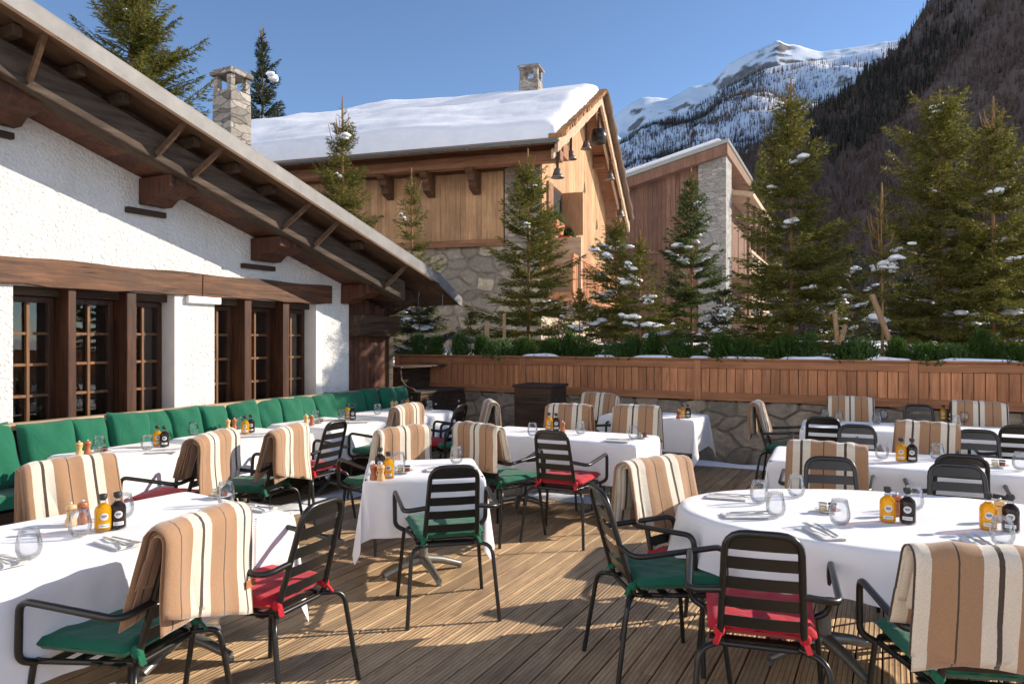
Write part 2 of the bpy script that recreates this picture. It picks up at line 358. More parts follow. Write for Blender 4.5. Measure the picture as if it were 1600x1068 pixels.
M['bellblack'] = mat_plain('black_bell', (.02, .018, .016), .35, .3)
M['bark'] = mat_wood('bark_edge', (.22, .14, .09), (.06, .04, .028), 'X', 2, .95, 1.0, knots=False)
M['shingle'] = mat_wood('larch_shingle', (.52, .26, .11), (.22, .10, .045), 'Z', 2, .9, .8, knots=False)
M['soil'] = mat_plain('planter_soil', (.06, .045, .035), .95, nscale=9, var=.4, bump=.6, bscale=30)
M['ice'] = mat_glass('icicle', (.88, .92, .95), 1.0)
M['windowglass'] = mat_glass('window_glass', (.80, .80, .78), 1.6)
M['interior'] = mat_wood('interior_wood', (.34, .19, .11), (.18, .09, .05), 'Z', .5, .8, .1)

# ================================================================ SETTING
rs = random.Random(3)
# ground sheet to the horizon (two rings) under everything
def gmesh():
    n = 60; r = np.concatenate([[0], np.geomspace(3, 9000, n)]); a = np.linspace(0, 2 * PI, 73)[:-1]
    Rr, A = np.meshgrid(r, a, indexing='ij'); X = Rr * np.cos(A); Y = Rr * np.sin(A); Z = -.35 + np.minimum(Rr, 400) * .004 * vnoise(X / 40, Y / 40, 2, 3)
    V = np.stack([X, Y, Z], -1).reshape(-1, 3); na = 72; fs = []
    for i in range(n):
        for k in range(na): fs.append((i * na + k, (i + 1) * na + k, (i + 1) * na + (k + 1) % na, i * na + (k + 1) % na))
    return npmesh('snowy_ground', V, fs, M['snow'], True)
tag(link('snowy_ground', gmesh()), kind='structure')

# deck boards
CORNER = Vector((-.933, 10.84))
def planter_dist(x, y): return (Vector((x, y)) - CORNER).dot(Vector((.465, .885)))    # >0 behind planter front
db = MB(); pitch = .118
M_deck = None
nb = int(14 / pitch)
for i in range(nb):
    x0 = -.3 + i * pitch; segs = []; y = -11.5 + rs.uniform(0, 3)
    y = -11.5
    ends = [-11.5]
    q = -11.5 + rs.uniform(1.5, 4.5)
    while q < 2.85: ends.append(q); q += rs.uniform(3.6, 4.4)
    ends.append(2.9)
    for a, b in zip(ends[:-1], ends[1:]):
        dz = rs.uniform(-.0012, .0012); e = .003
        X0, X1 = x0, x0 + pitch - .007; Y0, Y1 = a + .002, b - .002
        # chamfered board top
        vs = [(X0, Y0, -.028), (X1, Y0, -.028), (X1, Y1, -.028), (X0, Y1, -.028), (X0, Y0, dz - e), (X1, Y0, dz - e), (X1, Y1, dz - e), (X0, Y1, dz - e),
              (X0 + e, Y0, dz), (X1 - e, Y0, dz), (X1 - e, Y1, dz), (X0 + e, Y1, dz)]
        db.add(vs, [(0, 1, 5, 4), (1, 2, 6, 5), (2, 3, 7, 6), (3, 0, 4, 7), (4, 5, 9, 8), (5, 6, 10, 9), (6, 7, 11, 10), (7, 4, 8, 11), (8, 9, 10, 11)])
deck = tag(db.build('deck', M['deck']), kind='structure')
deck.location = (P0.x, P0.y, 0); deck.rotation_euler = (0, 0, ANG_D - PI / 2)
ub = MB(); ub.box(-.4, 14, -11.6, 3.0, -.2, -.05); o = tag(ub.build('deck_gap_shade', M['dark']), kind='structure'); o.location = deck.location; o.rotation_euler = deck.rotation_euler  # near-black sheet under the boards, painting the shade in their gaps

# raised snowy garden bank behind the planter
def EP(s, dep, z):                   # planter frame: s metres along the front from CORNER to the right, dep behind it
    p = CORNER - E2 * s + Vector((.465, .885)) * dep
    return (p.x, p.y, z)
def bank():
    S = np.concatenate([np.linspace(-14, 16, 90), np.linspace(17, 60, 22)]); Dp = np.concatenate([np.linspace(.42, 8, 50), np.geomspace(8.5, 90, 40)])
    A, B = np.meshgrid(S, Dp, indexing='ij'); ex = -E2.x; ey = -E2.y
    X = CORNER.x + ex * A + .465 * B; Y = CORNER.y + ey * A + .885 * B
    Z = 1.10 + .22 * vnoise(X * .9, Y * .9, 4, 4) + np.minimum(B, 10) * .03 - .1
    Z[:, 0] = 1.02
    V = np.stack([X, Y, Z], -1).reshape(-1, 3); nj = len(Dp)
    fs = [(i * nj + j, (i + 1) * nj + j, (i + 1) * nj + j + 1, i * nj + j + 1) for i in range(len(S) - 1) for j in range(nj - 1)]
    return npmesh('garden_snow_bank', V, fs, M['snow'], True)
tag(link('garden_snow_bank', bank()), kind='structure')

def bounce_slope():  # unseen snow slope added behind the camera to bounce sunlight into the shade
    az = np.radians(np.linspace(140, 305, 110)); rr = np.geomspace(45, 900, 50); A, B = np.meshgrid(az, rr, indexing='ij')
    k = np.clip((B - 60) / 700, 0, 1); Z = -.4 + (B - 45) * .78 * (.75 + .5 * vnoise(np.degrees(A) / 14, B / 160, 12, 4)) * np.clip((np.degrees(A) - 140) / 22, 0, 1) * np.clip((305 - np.degrees(A)) / 18, 0, 1)
    V = np.stack([np.sin(A) * B, np.cos(A) * B, Z], -1).reshape(-1, 3); nj = len(rr)
    fs = [(i * nj + j, (i + 1) * nj + j, (i + 1) * nj + j + 1, i * nj + j + 1) for i in range(len(az) - 1) for j in range(nj - 1)]
    return npmesh('unseen_bounce_slope', V, fs, M['snow'], True)
tag(link('unseen_bounce_slope', bounce_slope()), kind='structure')
# hills -------------------------------------------------------------------
def hillmat(name, rock, snowline=.5, sc=.01, rocky=.5):
    m = NT(name); g = m.n("ShaderNodeNewGeometry"); s = m.n("ShaderNodeSeparateXYZ"); m.l(g.outputs['Normal'], s.inputs[0])
    n = m.noise(m.mapping(), sc, 12, .68); f = m.math('ADD', s.outputs[2], m.math('MULTIPLY', n, rocky))
    c = m.ramp(f, [(snowline, (0, 0, 0)), (snowline + .06, (1, 1, 1))]); rk = m.ramp(m.noise(m.mapping(), sc * 6, 6), [(.3, tuple(x * .6 for x in rock)), (.7, tuple(x * 1.4 for x in rock))])
    m.col(m.mix(c, rk, (.86, .88, .92))); m.set(Roughness=.85); m.bump(m.noise(m.mapping(), sc * 3, 10, .65), .6, .6 / sc * .02); return m.m
def hill(name, crest, foot_y, crest_y, mat, nu, nv, amp, nsc, seed, shape=1.2, footv=540, u0=None, u1=None):
    cu = np.array([c[0] for c in crest], float); cv = np.array([c[1] for c in crest], float)
    u = np.linspace(cu[0] if u0 is None else u0, cu[-1] if u1 is None else u1, nu); v = np.interp(u, cu, cv)
    s = np.linspace(0, 1.35, nv); U, S = np.meshgrid(u, s, indexing='ij'); Vc = np.repeat(v[:, None], nv, 1)
    Sc = np.minimum(S, 1); Y = foot_y + (crest_y - foot_y) * S; X = (U - CX) / F * (foot_y + (crest_y - foot_y) * (.35 + .65 * S))
    zc = CH + (HY - Vc) / F * crest_y; Zb = -8 + (zc + 8) * Sc ** shape; Zb = Zb - np.maximum(S - 1, 0) * crest_y * .8
    # keep crest at its pixel column
    X = np.where(S <= 1, (U - CX) / F * Y, (U - CX) / F * Y)
    fade = np.clip((1 - np.abs(S - 1) * 6), 0, 1); nz = vnoise(X / nsc, Y / nsc, seed, 7, .52, True) - .55
    Z = Zb + amp * nz * (1 - (.76 if amp > 300 else .86) * fade) * np.clip(S * 4, 0, 1)
    V = np.stack([X, Y, Z], -1).reshape(-1, 3)
    fs = [(i * nv + j, (i + 1) * nv + j, (i + 1) * nv + j + 1, i * nv + j + 1) for i in range(nu - 1) for j in range(nv - 1)]
    tag(link(name, npmesh(name, V, fs, mat, True)), kind='structure')
    return u, s, np.stack([X, Y, Z], -1)
peak = [(-600, 470), (300, 430), (700, 330), (900, 240), (950, 190), (986, 162), (1003, 151), (1047, 150), (1084, 132), (1112, 124), (1137, 101), (1173, 83), (1194, 76), (1214, 65), (1234, 72), (1283, 83), (1300, 81), (1340, 76), (1380, 69), (1600, 50), (2200, 60)]
hill('snow_peak', peak, 2600, 4200, hillmat('peak_snow', (.20, .18, .17), .86, .004, .62), 520, 200, 420, 620, 11, 1.0)
mid = [(-900, 470), (300, 470), (500, 450), (700, 390), (900, 262), (965, 226), (1000, 202), (1072, 178), (1133, 138), (1194, 108), (1234, 100), (1300, 92), (1376, 76), (1600, 40), (2200, 60)]
mu, ms, mg = hill('wooded_ridge', mid, 900, 1900, hillmat('ridge_snow', (.15, .125, .10), .86, .012, .55), 340, 90, 90, 190, 5, .9)
right = [(850, 420), (1000, 330), (1100, 262), (1177, 235), (1246, 186), (1315, 150), (1356, 112), (1409, 70), (1445, 12), (1520, -110), (1620, -260), (2200, -700), (4200, -1500)]
ru, rs_, rg = hill('larch_hillside', right, 330, 760, hillmat('hillside_snow', (.13, .09, .068), 1.022, .12, .60), 320, 90, 26, 60, 9, 1.0)

def forest(name, grid, us, ss, n, urange, srange, hmin, hmax, mat, seed, wid=.22, dens=None, tri=16):
    r = np.random.default_rng(seed); V = []; 
    iu = r.uniform(np.searchsorted(us, urange[0]), np.searchsorted(us, urange[1]) - 1.01, n); js = r.uniform(srange[0], srange[1], n) / ss[-1] * (len(ss) - 1)
    js = np.clip(js, 0, len(ss) - 1.01); a = iu.astype(int); b = js.astype(int); fa = (iu - a)[:, None]; fb = (js - b)[:, None]
    p = (grid[a, b] * (1 - fa) + grid[a + 1, b] * fa) * (1 - fb) + (grid[a, b + 1] * (1 - fa) + grid[a + 1, b + 1] * fa) * fb
    if dens is not None:
        k = dens(p, us[a], ss[b]); keep = r.random(n) < k; p = p[keep]; n = len(p)
    h = r.uniform(hmin, hmax, n)
    # each tree: 'tri' slim blades rising round the stem, overlapping into a spiky cone
    T = tri; ang = r.uniform(0, 2 * PI, (n, T)); lev = r.uniform(.0, .85, (n, T)); rad = (1 - lev) * wid * h[:, None] * r.uniform(.5, 1.1, (n, T)); zt = (lev + r.uniform(.10, .26, (n, T))) * h[:, None]
    base = p[:, None, :]; ca, sa = np.cos(ang), np.sin(ang)
    A = np.stack([ca * rad, sa * rad, (lev - .05) * h[:, None]], -1) + base
    B = np.stack([-sa * rad * .35 + ca * rad * .1, ca * rad * .35 + sa * rad * .1, lev * h[:, None]], -1) + base
    C = np.stack([ca * 0, sa * 0, zt], -1) + base
    C[:, 0, 2] = base[:, 0, 2] + h * 1.05; A[:, 0] = base[:, 0] + np.array([.03, 0, 0]) * h[:, None]; B[:, 0] = base[:, 0] - np.array([.03, .0, 0]) * h[:, None]
    V = np.stack([A, B, C], 2).reshape(-1, 3); F_ = np.arange(len(V)).reshape(-1, 3)
    return link(name, npmesh(name, V, F_, mat))
f1 = forest('larch_forest', rg, ru, rs_, 14000, (900, 1720), (.02, 1.0), 7, 12, M['larchbare'], 1, .17, None, 15)
tag(f1, 'dense brown bare larch forest covering the steep hillside on the right', 'forest', kind='stuff')
f2 = forest('conifer_forest', rg, ru, rs_, 3200, (1250, 1720), (.55, 1.02), 10, 18, M['conifer'], 2, .19, lambda p, u, s: np.clip(vnoise(p[:, 0] / 40, p[:, 2] / 40, 3, 3) * 2.6 - 1.05, 0, 1))
tag(f2, 'dark evergreen trees scattered along the crest of the right hillside', 'forest', kind='stuff')
f3 = forest('ridge_forest', mg, mu, ms, 20000, (900, 1420), (.15, 1.01), 9, 16, M['conifer'], 4, .17, lambda p, u, s: np.clip(np.interp(u, [900, 1080, 1180, 1230, 1420], [1.3, 1.2, .95, .55, .45]) * np.where(u > 1190, np.clip((1.03 - s) * 2.0, .06, 1), 1) - .75 * (vnoise(p[:, 0] / 130, p[:, 1] / 130, 8, 3) > .54), .02, 1), 10)
tag(f3, 'dark forest on the lower ridge below the snowy peak', 'forest', kind='stuff')
f4 = forest('brown_ridge_forest', mg, mu, ms, 8000, (900, 1420), (.1, .95), 12, 20, M['larchbare'], 6, .17, lambda p, u, s: np.clip(.9 - np.clip((u - 1200) / 150, 0, .75), 0, 1), 9)
tag(f4, 'brown leafless trees mixed into the dark ridge forest', 'forest', kind='stuff')

def stone_mesh(name, L, H, nx, nz, size, depth, seed, mat, fn):
    r = np.random.default_rng(seed); sx = np.arange(-size, L + size, size); sz = np.arange(-size, H + size, size * .58); pts = []
    for j, z in enumerate(sz):
        for x in sx: pts.append((x + (j % 2) * size * .5 + r.uniform(-.33, .33) * size, z + r.uniform(-.2, .2) * size))
    pts = np.array(pts); val = r.random(len(pts)); off = r.uniform(-.35, .35, len(pts)) * depth
    X, Z = np.meshgrid(np.linspace(0, L, nx), np.linspace(0, H, nz), indexing='ij'); Q = np.stack([X.ravel(), Z.ravel()], -1)
    wx = (vnoise(Q[:, 0] * 5 / size * .3, Q[:, 1] * 5 / size * .3, seed, 3) - .5) * size * .35; QQ = Q + np.stack([wx, wx[::-1] * .6], -1)
    f1 = np.empty(len(Q)); f2 = np.empty(len(Q)); idx = np.empty(len(Q), int)
    for a in range(0, len(Q), 4000):
        d = (np.abs(QQ[a:a + 4000, None, 0] - pts[None, :, 0]) ** 3.2 + np.abs((QQ[a:a + 4000, None, 1] - pts[None, :, 1]) * 1.55) ** 3.2) ** (1 / 3.2) - (val[None, :] - .5) * size * .32; o = np.argpartition(d, 2, axis=1)[:, :2]; dd = np.take_along_axis(d, o, 1)
        sw = dd[:, 0] > dd[:, 1]; dd = np.sort(dd, 1); f1[a:a + 4000] = dd[:, 0]; f2[a:a + 4000] = dd[:, 1]; idx[a:a + 4000] = np.where(sw, o[:, 1], o[:, 0])
    e = np.clip((f2 - f1) / (size * .13), 0, 1); e = e * e * (3 - 2 * e); dsp = depth * (e - 1) + off[idx] * e + depth * .5 * (vnoise(Q[:, 0] * 9 / size * .3, Q[:, 1] * 9 / size * .3, seed + 3, 4) - .5)
    V = [fn(q[0], q[1], d) for q, d in zip(Q, dsp)]
    fs = [(i * nz + j, (i + 1) * nz + j, (i + 1) * nz + j + 1, i * nz + j + 1) for i in range(nx - 1) for j in range(nz - 1)]
    me = npmesh(name, V, fs, mat, True); ca = me.color_attributes.new('stone', 'FLOAT_COLOR', 'POINT'); v = val[idx]
    ca.data.foreach_set('color', np.stack([v, e, v, np.ones_like(v)], -1).astype(np.float32).ravel()); return me
def mat_realstone(name, cols, mortar):
    m = NT(name); at = m.n("ShaderNodeAttribute"); at.attribute_name = 'stone'; sep = m.n("ShaderNodeSeparateColor"); m.l(at.outputs['Color'], sep.inputs[0])
    c = m.ramp(sep.outputs[0], [(i / (len(cols) - 1), q) for i, q in enumerate(cols)]); fine = m.noise(m.mapping(), 12, 9, .72); big = m.noise(m.mapping(), 1.6, 5)
    c = m.mix(1.0, c, m.ramp(fine, [(.28, (.55, .54, .52)), (.72, (1.3, 1.28, 1.24))]), 'MULTIPLY'); c = m.mix(m.ramp(big, [(.4, (0, 0, 0)), (.7, (.5, .5, .5))]), c, tuple(x * .5 for x in cols[0]))
    m.col(m.mix(sep.outputs[1], mortar, c)); m.set(Roughness=.92); m.bump(fine, .6, .02); return m.m
M['pstone'] = mat_realstone('planter_rubble', [(.20, .17, .14), (.34, .29, .23), (.26, .23, .20), (.46, .38, .28), (.30, .26, .22)], (.19, .165, .135))
M['cstone'] = mat_realstone('chalet_rubble', [(.26, .22, .18), (.52, .42, .30), (.30, .27, .24), (.62, .52, .38), (.27, .24, .21), (.40, .34, .27)], (.30, .26, .215))
# ================================================================ PLANTER WALL
planter = empty('planter_wall', EP(0, 0, 0), math.atan2(-E2.y, -E2.x), 'long planter wall with cedar board panels over rough stone, at the back of the deck', 'planter wall')
PL = 17.0                                   # local x along front to the right, y behind
def PS(u):                                  # s along the planter seen at column u (front face)
    k = (u - CX) / F; ex, ey = -E2.x, -E2.y
    return (k * CORNER.y - CORNER.x) / (ex - k * ey)
b = MB(); 
def stonef(a, c): 
    x = -.3 + a * (PL + .3); z = -.3 + c * 1.12
    return (x, .05 - .05 * float(vnoise(np.array([x * 3.1]), np.array([z * 4.3]), 3, 3)[0]), z)
sb = link('stone_base', stone_mesh('stone_base', 13.3, .98, 760, 62, .36, .035, 5, M['pstone'], lambda x, z, d: (x - .3, .02 - d, z - .16)), planter)
b.box(-.3, PL, .09, .45, -.3, .82); b.build('wall_core', M['stonebase'], planter)
posts = [PS(622), PS(818), PS(1090), PS(1427)]; gap = posts[3] - posts[2]
while posts[-1] + gap < PL: posts.append(posts[-1] + gap)
for x in posts:
    q = MB(); q.box(x - .045, x + .045, -.030, .02, .80, 1.30); q.build('post', M['panel'], planter, bevel=.004)
for x0, x1 in zip(posts[:-1], posts[1:]):
    x0 += .045; x1 -= .045
    q = MB(); n = max(2, round((x1 - x0) / .105)); wd = (x1 - x0) / n
    for i in range(n): q.box(x0 + i * wd + .004, x0 + (i + 1) * wd - .004, -.004 + rs.uniform(-.001, .001), .018, .90, 1.20)
    q.build('board_panel', M['panel'], planter)
    q = MB(); q.box(x0 + .001, x1 - .001, -.022, .02, 1.201, 1.299); q.build('upper_rail', M['panelh'], planter, bevel=.004)
    q = MB(); q.box(x0 + .001, x1 - .001, -.022, .02, .80, .899); q.build('lower_rail', M['panelh'], planter, bevel=.004)
q = MB(); q.box(posts[0] - .05, PL, .022, .05, .78, 1.30); q.build('gap_shade_backing', M['darkwood'], planter)  # dark board behind the slats, its colour stands in for gap shade
q = MB(); q.box(posts[0] - .05, PL, -.04, .16, 1.301, 1.325); q.build('capping', M['panelh'], planter, bevel=.004)
q = MB(); q.grid(lambda a, c: (a * PL, .16 + c * .5, 1.24 + .03 * math.sin(a * 90) * math.sin(c * 5)), 100, 4); q.build('soil', M['soil'], planter)
def snowstrip(name, fn, L, wd, ht, seed, label):
    q = MB()
    def g(a, c):
        n1 = float(vnoise(np.array([a * L * 3]), np.array([c * 2.0]), seed, 4)[0]); n2 = float(vnoise(np.array([a * L * 2.3 + 9]), np.array([.5]), seed + 1, 4)[0])
        ww = wd * (.35 + .9 * n2) * min(1, 8 * a, 8 * (1 - a)); y = (c - .5) * 2
        return fn(a * L, y * ww, ht * (1 - y * y) * (.4 + n1) * min(1, 6 * a, 6 * (1 - a)) - .003)
    q.grid(g, max(8, int(L * 14)), 10); o = q.build(name, M['snow'], smooth=True)
    return tag(o, label, 'snow', kind='stuff')
for i, (u0, u1) in enumerate([(812, 872), (925, 958), (985, 1055), (1075, 1110), (1118, 1200), (1215, 1305), (1350, 1430), (1462, 1600)]):
    s0, s1 = PS(u0), PS(u1); snowstrip('snow_patch', lambda a, y, z, s0=s0: EP(s0 + a, .06 + y, 1.325 + z), s1 - s0, .07, .035, i + 3, 'thin snow lying on the top edge of the cedar planter, patch %s from the left' % ['first', 'second', 'third', 'fourth', 'fifth', 'sixth', 'seventh', 'eighth'][i])
snowstrip('snow_patch', lambda a, y, z: EP(PS(930) + a, -.10 + y, .004 + z), PS(1245) - PS(930), .11, .05, 31, 'snow lying on the deck along the foot of the stone wall')
snowstrip('snow_patch', lambda a, y, z: (.1 + a * .95, 7.25 - a * .4 + y, .004 + z), 1.6, .18, .04, 32, 'shaded snow patch on the deck beneath the centre long table')
snowstrip('snow_patch', lambda a, y, z: W(-1.9 + a, 1.0 + y, .004 + z), 2.6, .22, .05, 33, 'snow patch on the deck beneath the tables beside the bench')

# junipers along the planter
def juniper_mesh(seed, wdt, ht):
    r = np.random.default_rng(seed); n = 420
    x = r.normal(0, .40, n) * wdt; y = r.normal(0, .30, n) * wdt; d = np.hypot(x / wdt, y / wdt); L = ht * np.clip(1.12 - d * d * 1.1, .3, 1) * r.uniform(.7, 1.1, n)
    base = np.stack([x * .55, y * .55, np.full(n, -.02)], -1); tip = np.stack([x * 1.15, y * 1.15, L], -1) + r.normal(0, .012, (n, 3))
    K = 34; s = r.uniform(.25, 1.0, (n, K)); p = base[:, None] * (1 - s[..., None]) + tip[:, None] * s[..., None]
    ax = (tip - base)[:, None]; ax = ax / np.linalg.norm(ax, axis=-1, keepdims=True); rd = r.normal(0, 1, (n, K, 3)); rd /= np.linalg.norm(rd, axis=-1, keepdims=True)
    dr = rd * .9 + ax * .8; dr /= np.linalg.norm(dr, axis=-1, keepdims=True); side = np.cross(dr, rd + .3); side /= np.linalg.norm(side, axis=-1, keepdims=True)
    ln = r.uniform(.012, .026, (n, K, 1)); A = p - side * .0042; B = p + side * .0042; C = p + dr * ln
    V = np.stack([A, B, C], 2).reshape(-1, 3); return npmesh('sprigs', V, np.arange(len(V)).reshape(-1, 3), M['box'])
jm = [juniper_mesh(50 + i, w_, h_) for i, (w_, h_) in enumerate([(.20, .25), (.27, .20), (.15, .30), (.24, .24)])]
ju = [636, 664, 702, 738, 766, 806, 845, 878, 905, 950, 978, 1012, 1050, 1076, 1118, 1148, 1180, 1226, 1262, 1326, 1344, 1402, 1452, 1500, 1540, 1585, 1640]
jk = [2, 2, 2, 2, 1, 0, 0, 2, 1, 1, 0, 2, 3, 1, 2, 1, 1, 3, 2, 1, 3, 2, 1, 1, 2, 1, 3]
ORD = ['first', 'second', 'third', 'fourth', 'fifth', 'sixth', 'seventh', 'eighth', 'ninth', 'tenth', 'eleventh', 'twelfth', 'thirteenth', 'fourteenth', 'fifteenth', 'sixteenth', 'seventeenth', 'eighteenth', 'nineteenth', 'twentieth', 'twenty-first', 'twenty-second', 'twenty-third', 'twenty-fourth', 'twenty-fifth', 'twenty-sixth', 'twenty-seventh']
for i, (u, k) in enumerate(zip(ju, jk)):
    s = PS(u); o = link('juniper_shrub', jm[k], None, EP(s * 1.0, .30, 1.26)); o.rotation_euler = (0, 0, rs.uniform(0, 6)); q = rs.uniform(1.05, 1.35); o.scale = (q, q, q * rs.uniform(.9, 1.1))
    tag(o, '%s green juniper in the planter, %s from the left end' % (['low', 'round', 'upright', 'bushy'][k], ORD[i]), 'shrub', 'junipers along the cedar planter')

# ================================================================ SPRUCES
def blob(r, n=10):
    pass
def snow_blobs(pts, seed):
    r = np.random.default_rng(seed); V = []; Fc = []; nu, nv = 10, 7
    for (c, sz) in pts:
        b0 = len(V); ph = r.uniform(0, 9); fl = r.uniform(.45, .75); st = r.uniform(.85, 1.3); rot = r.uniform(0, PI)
        for j in range(nv + 1):
            th = PI * j / nv
            for i in range(nu):
                a = 2 * PI * i / nu; q = 1 + .25 * math.sin(3 * a + ph + 2 * th) + .18 * math.sin(5 * a - ph * 2)
                x = sz * math.sin(th) * math.cos(a) * q * st; y = sz * math.sin(th) * math.sin(a) * q / st ** .5; z = sz * math.cos(th) * fl * (1 if th < PI / 2 else .5)
                V.append((c[0] + x * math.cos(rot) - y * math.sin(rot), c[1] + x * math.sin(rot) + y * math.cos(rot), c[2] + z + .03 * sz * math.sin(7 * a + ph)))
        for j in range(nv):
            for i in range(nu): Fc.append((b0 + j * nu + i, b0 + j * nu + (i + 1) % nu, b0 + (j + 1) * nu + (i + 1) % nu, b0 + (j + 1) * nu + i))
    return np.array(V), np.array(Fc)
def spruce(name, loc, H, Rm, seed, label, fol='spruce', base=.06, dens=1.0, top_bare=.16, snow=14, group='spruces behind the planter', full=.8, tall=1.0, whorl=.145, big=1.0, cat='tree', snowtop=0):
    top_bare *= .78; r = np.random.default_rng(seed); root = empty(name, loc, 0, label, cat, group); tk = MB()
    tk.tube([(0, 0, -.3), (.01, 0, H * .3), (0, .01, H * .7), (0, 0, H * (1 - top_bare * .5)), (0, 0, H)], [.022 * H ** .8 * .55, .018 * H ** .8 * .5, .012 * H ** .8 * .5, .019, .009], 7)
    FV = []; z = H * base; sn = []; BP = []
    def needles(p0, p1, n, ln, wd, spread=.75, wb=.3):
        s = r.uniform(0, 1, n)[:, None]; p = p0 * (1 - s) + p1 * s; ax = (p1 - p0); ax = ax / (np.linalg.norm(ax) + 1e-9)
        rd = r.normal(0, 1, (n, 3)); rd /= np.linalg.norm(rd, axis=1, keepdims=True); dr = rd * spread + ax; dr /= np.linalg.norm(dr, axis=1, keepdims=True)
        sd_ = np.cross(dr, rd + .31); sd_ /= np.linalg.norm(sd_, axis=1, keepdims=True); l = ln * r.uniform(.6, 1.2, (n, 1))
        FV.append(np.stack([p - sd_ * wd / 2, p + sd_ * wd / 2, p + dr * l], 1))
    ln, wd = .062 * big, .0145 * big
    ztop = H * (1 - top_bare)
    while z < ztop:
        h = (z / H); nbr = int(r.integers(6, 10)); prof = (1 - h / 1.0) ** full; prof *= min(1, .75 + h * 3)
        for b_ in range(nbr):
            phi = r.uniform(0, 2 * PI); L = Rm * prof * r.uniform(.45, 1.15) * (1.25 if r.random() < .15 else 1); L = max(L, .12)
            el = math.radians(np.interp(h, [0, .3, .7, 1], [-8, 6, 30, 58]) + r.normal(0, 7)); ns = 7; pts = []
            for i in range(ns):
                s = i / (ns - 1); rr = L * s * math.cos(el); zz = L * (math.sin(el) * s - .10 * s * (1 - h) + .16 * s * s * s)
                a = phi + .12 * math.sin(seed + b_) * s; pts.append(np.array([rr * math.cos(a), rr * math.sin(a), z + zz]))
            tk.tube(pts, [max(.004, .010 * L)] * 1 + [.006 * max(.5, L) * (1 - .7 * i / ns) for i in range(1, ns)], 4, False)
            nt_ = max(3, int(L / .052 * dens)); od = np.array([math.cos(phi), math.sin(phi), 0]); sdv = np.array([-math.sin(phi), math.cos(phi), 0])
            for k in range(nt_):
                s = .12 + .86 * (k + r.uniform(0, 1)) / nt_; f = s * (ns - 1); i = min(ns - 2, int(f)); p0 = pts[i] * (1 - (f - i)) + pts[i + 1] * (f - i)
                for sg in (-1, 1):
                    tl = min(.34, .42 * L * (1.05 - s) + .06) * r.uniform(.6, 1.15); dv = od * .75 + sdv * sg * r.uniform(.6, 1.0) + np.array([0, 0, r.uniform(-.30, .12) + .3 * h]); dv /= np.linalg.norm(dv)
                    needles(p0, p0 + dv * tl, max(4, int(tl / .0115 * dens)), ln, wd)
            needles(pts[1], pts[-1], int(L / .010), ln, wd); BP.append((pts, L))
        z += whorl * r.uniform(.7, 1.2) * (.8 + .5 * (1 - h)) / 1.0
    # bare shoots and leader
    for q in range(int(9 * tall)):
        zz = ztop - r.uniform(-.02, .30) * H * top_bare * 2; a = r.uniform(0, 6.28); L = H * top_bare * r.uniform(.35, .75); o_ = np.array([math.cos(a), math.sin(a), 0])
        p0 = np.array([0, 0, zz]) + o_ * 0; p1 = p0 + o_ * L * .45 + [0, 0, L * .25]; p2 = p0 + o_ * L * .62 + [0, 0, L * .95]
        tk.tube([p0, p1, p2], [.010, .009, .005], 5, False); needles(p0, p1, int(L / .01), .03, .008); needles(p1, p2, int(L / .009), .022, .007, .5)
    for q in range(14):
        zz = ztop + (H - ztop) * (q / 16.0) * .8; a = r.uniform(0, 6.28); L = (H - zz) * .30 + .03; p0 = np.array([0, 0, zz]); p1 = p0 + np.array([math.cos(a) * L * .8, math.sin(a) * L * .8, L * .6])
        tk.tube([p0, p1], [.006, .003], 4, False); needles(p0, p1, int(L / .004) + 4, .03 * big, .009 * big)
    needles(np.array([0, 0, ztop - .1]), np.array([0, 0, H]), int(H * top_bare / .006), .025, .008, .6)
    BP = [b for b in BP if b[1] > .3]
    for i in range(int(snow * .8) if BP else 0):
        pts, L = BP[int(r.integers(0, len(BP)))]; k0 = int(r.integers(3, 6)); s0 = r.uniform(.04, .105) * (.7 + .12 * H)
        for q in range(int(r.integers(2, 5))):
            kk = min(len(pts) - 1, max(2, k0 - q % 3)); sn.append((pts[kk] * .8 + pts[kk - 1] * .2 + np.array([r.normal(0, .5) * s0, r.normal(0, .5) * s0, .035 + r.normal(0, .01)]), s0 * r.uniform(.55, 1.0)))
    V = np.concatenate(FV).reshape(-1, 3); link('crown', npmesh('crown', V, np.arange(len(V)).reshape(-1, 3), M[fol]), root)
    tk.build('trunk', M['barkc'], root, smooth=True)
    if sn:
        sv, sf = snow_blobs(sn, seed); tag(link('snow', npmesh('snow', sv, sf, M['snow'], True), root), kind='stuff')
    return root
def TP(u, Y, zb=1.1): return ((u - CX) / F * Y, Y, zb)
def TH(v, Y, zb=1.1): return CH + (HY - v) / F * Y - zb
def tree(u, Y, vtop, wpx, seed, label, zb=1.1, **k):
    return spruce('spruce_tree', TP(u, Y, zb), TH(vtop, Y, zb), 1.22 * wpx / F * Y, seed, label, **k)
tree(535, 15, 150, 78, 101, 'spruce with a long bare leader behind the roof edge, against the snowy roof', top_bare=.17, snow=4, dens=.9)
tree(643, 13.2, 262, 66, 102, 'thin sparse spruce with snow lumps in front of the larch facade', top_bare=.16, snow=20, dens=.7, whorl=.22)
tree(825, 13.0, 232, 92, 103, 'tall full spruce in front of the stone corner of the chalet', snow=12, top_bare=.14)
tree(962, 12.8, 330, 76, 104, 'spruce with many upright bare shoots in front of the gable', snow=22, top_bare=.16, dens=.9, tall=2)
tree(1000, 11.8, 360, 62, 114, 'shorter snow-dotted spruce right of the gable spruce', snow=30, top_bare=.16, dens=.8, tall=1.5)
tree(1080, 12.6, 262, 76, 105, 'dense dark green spruce in front of the far slanted-roof chalet', fol='pine', snow=20, top_bare=.09, dens=1.0)
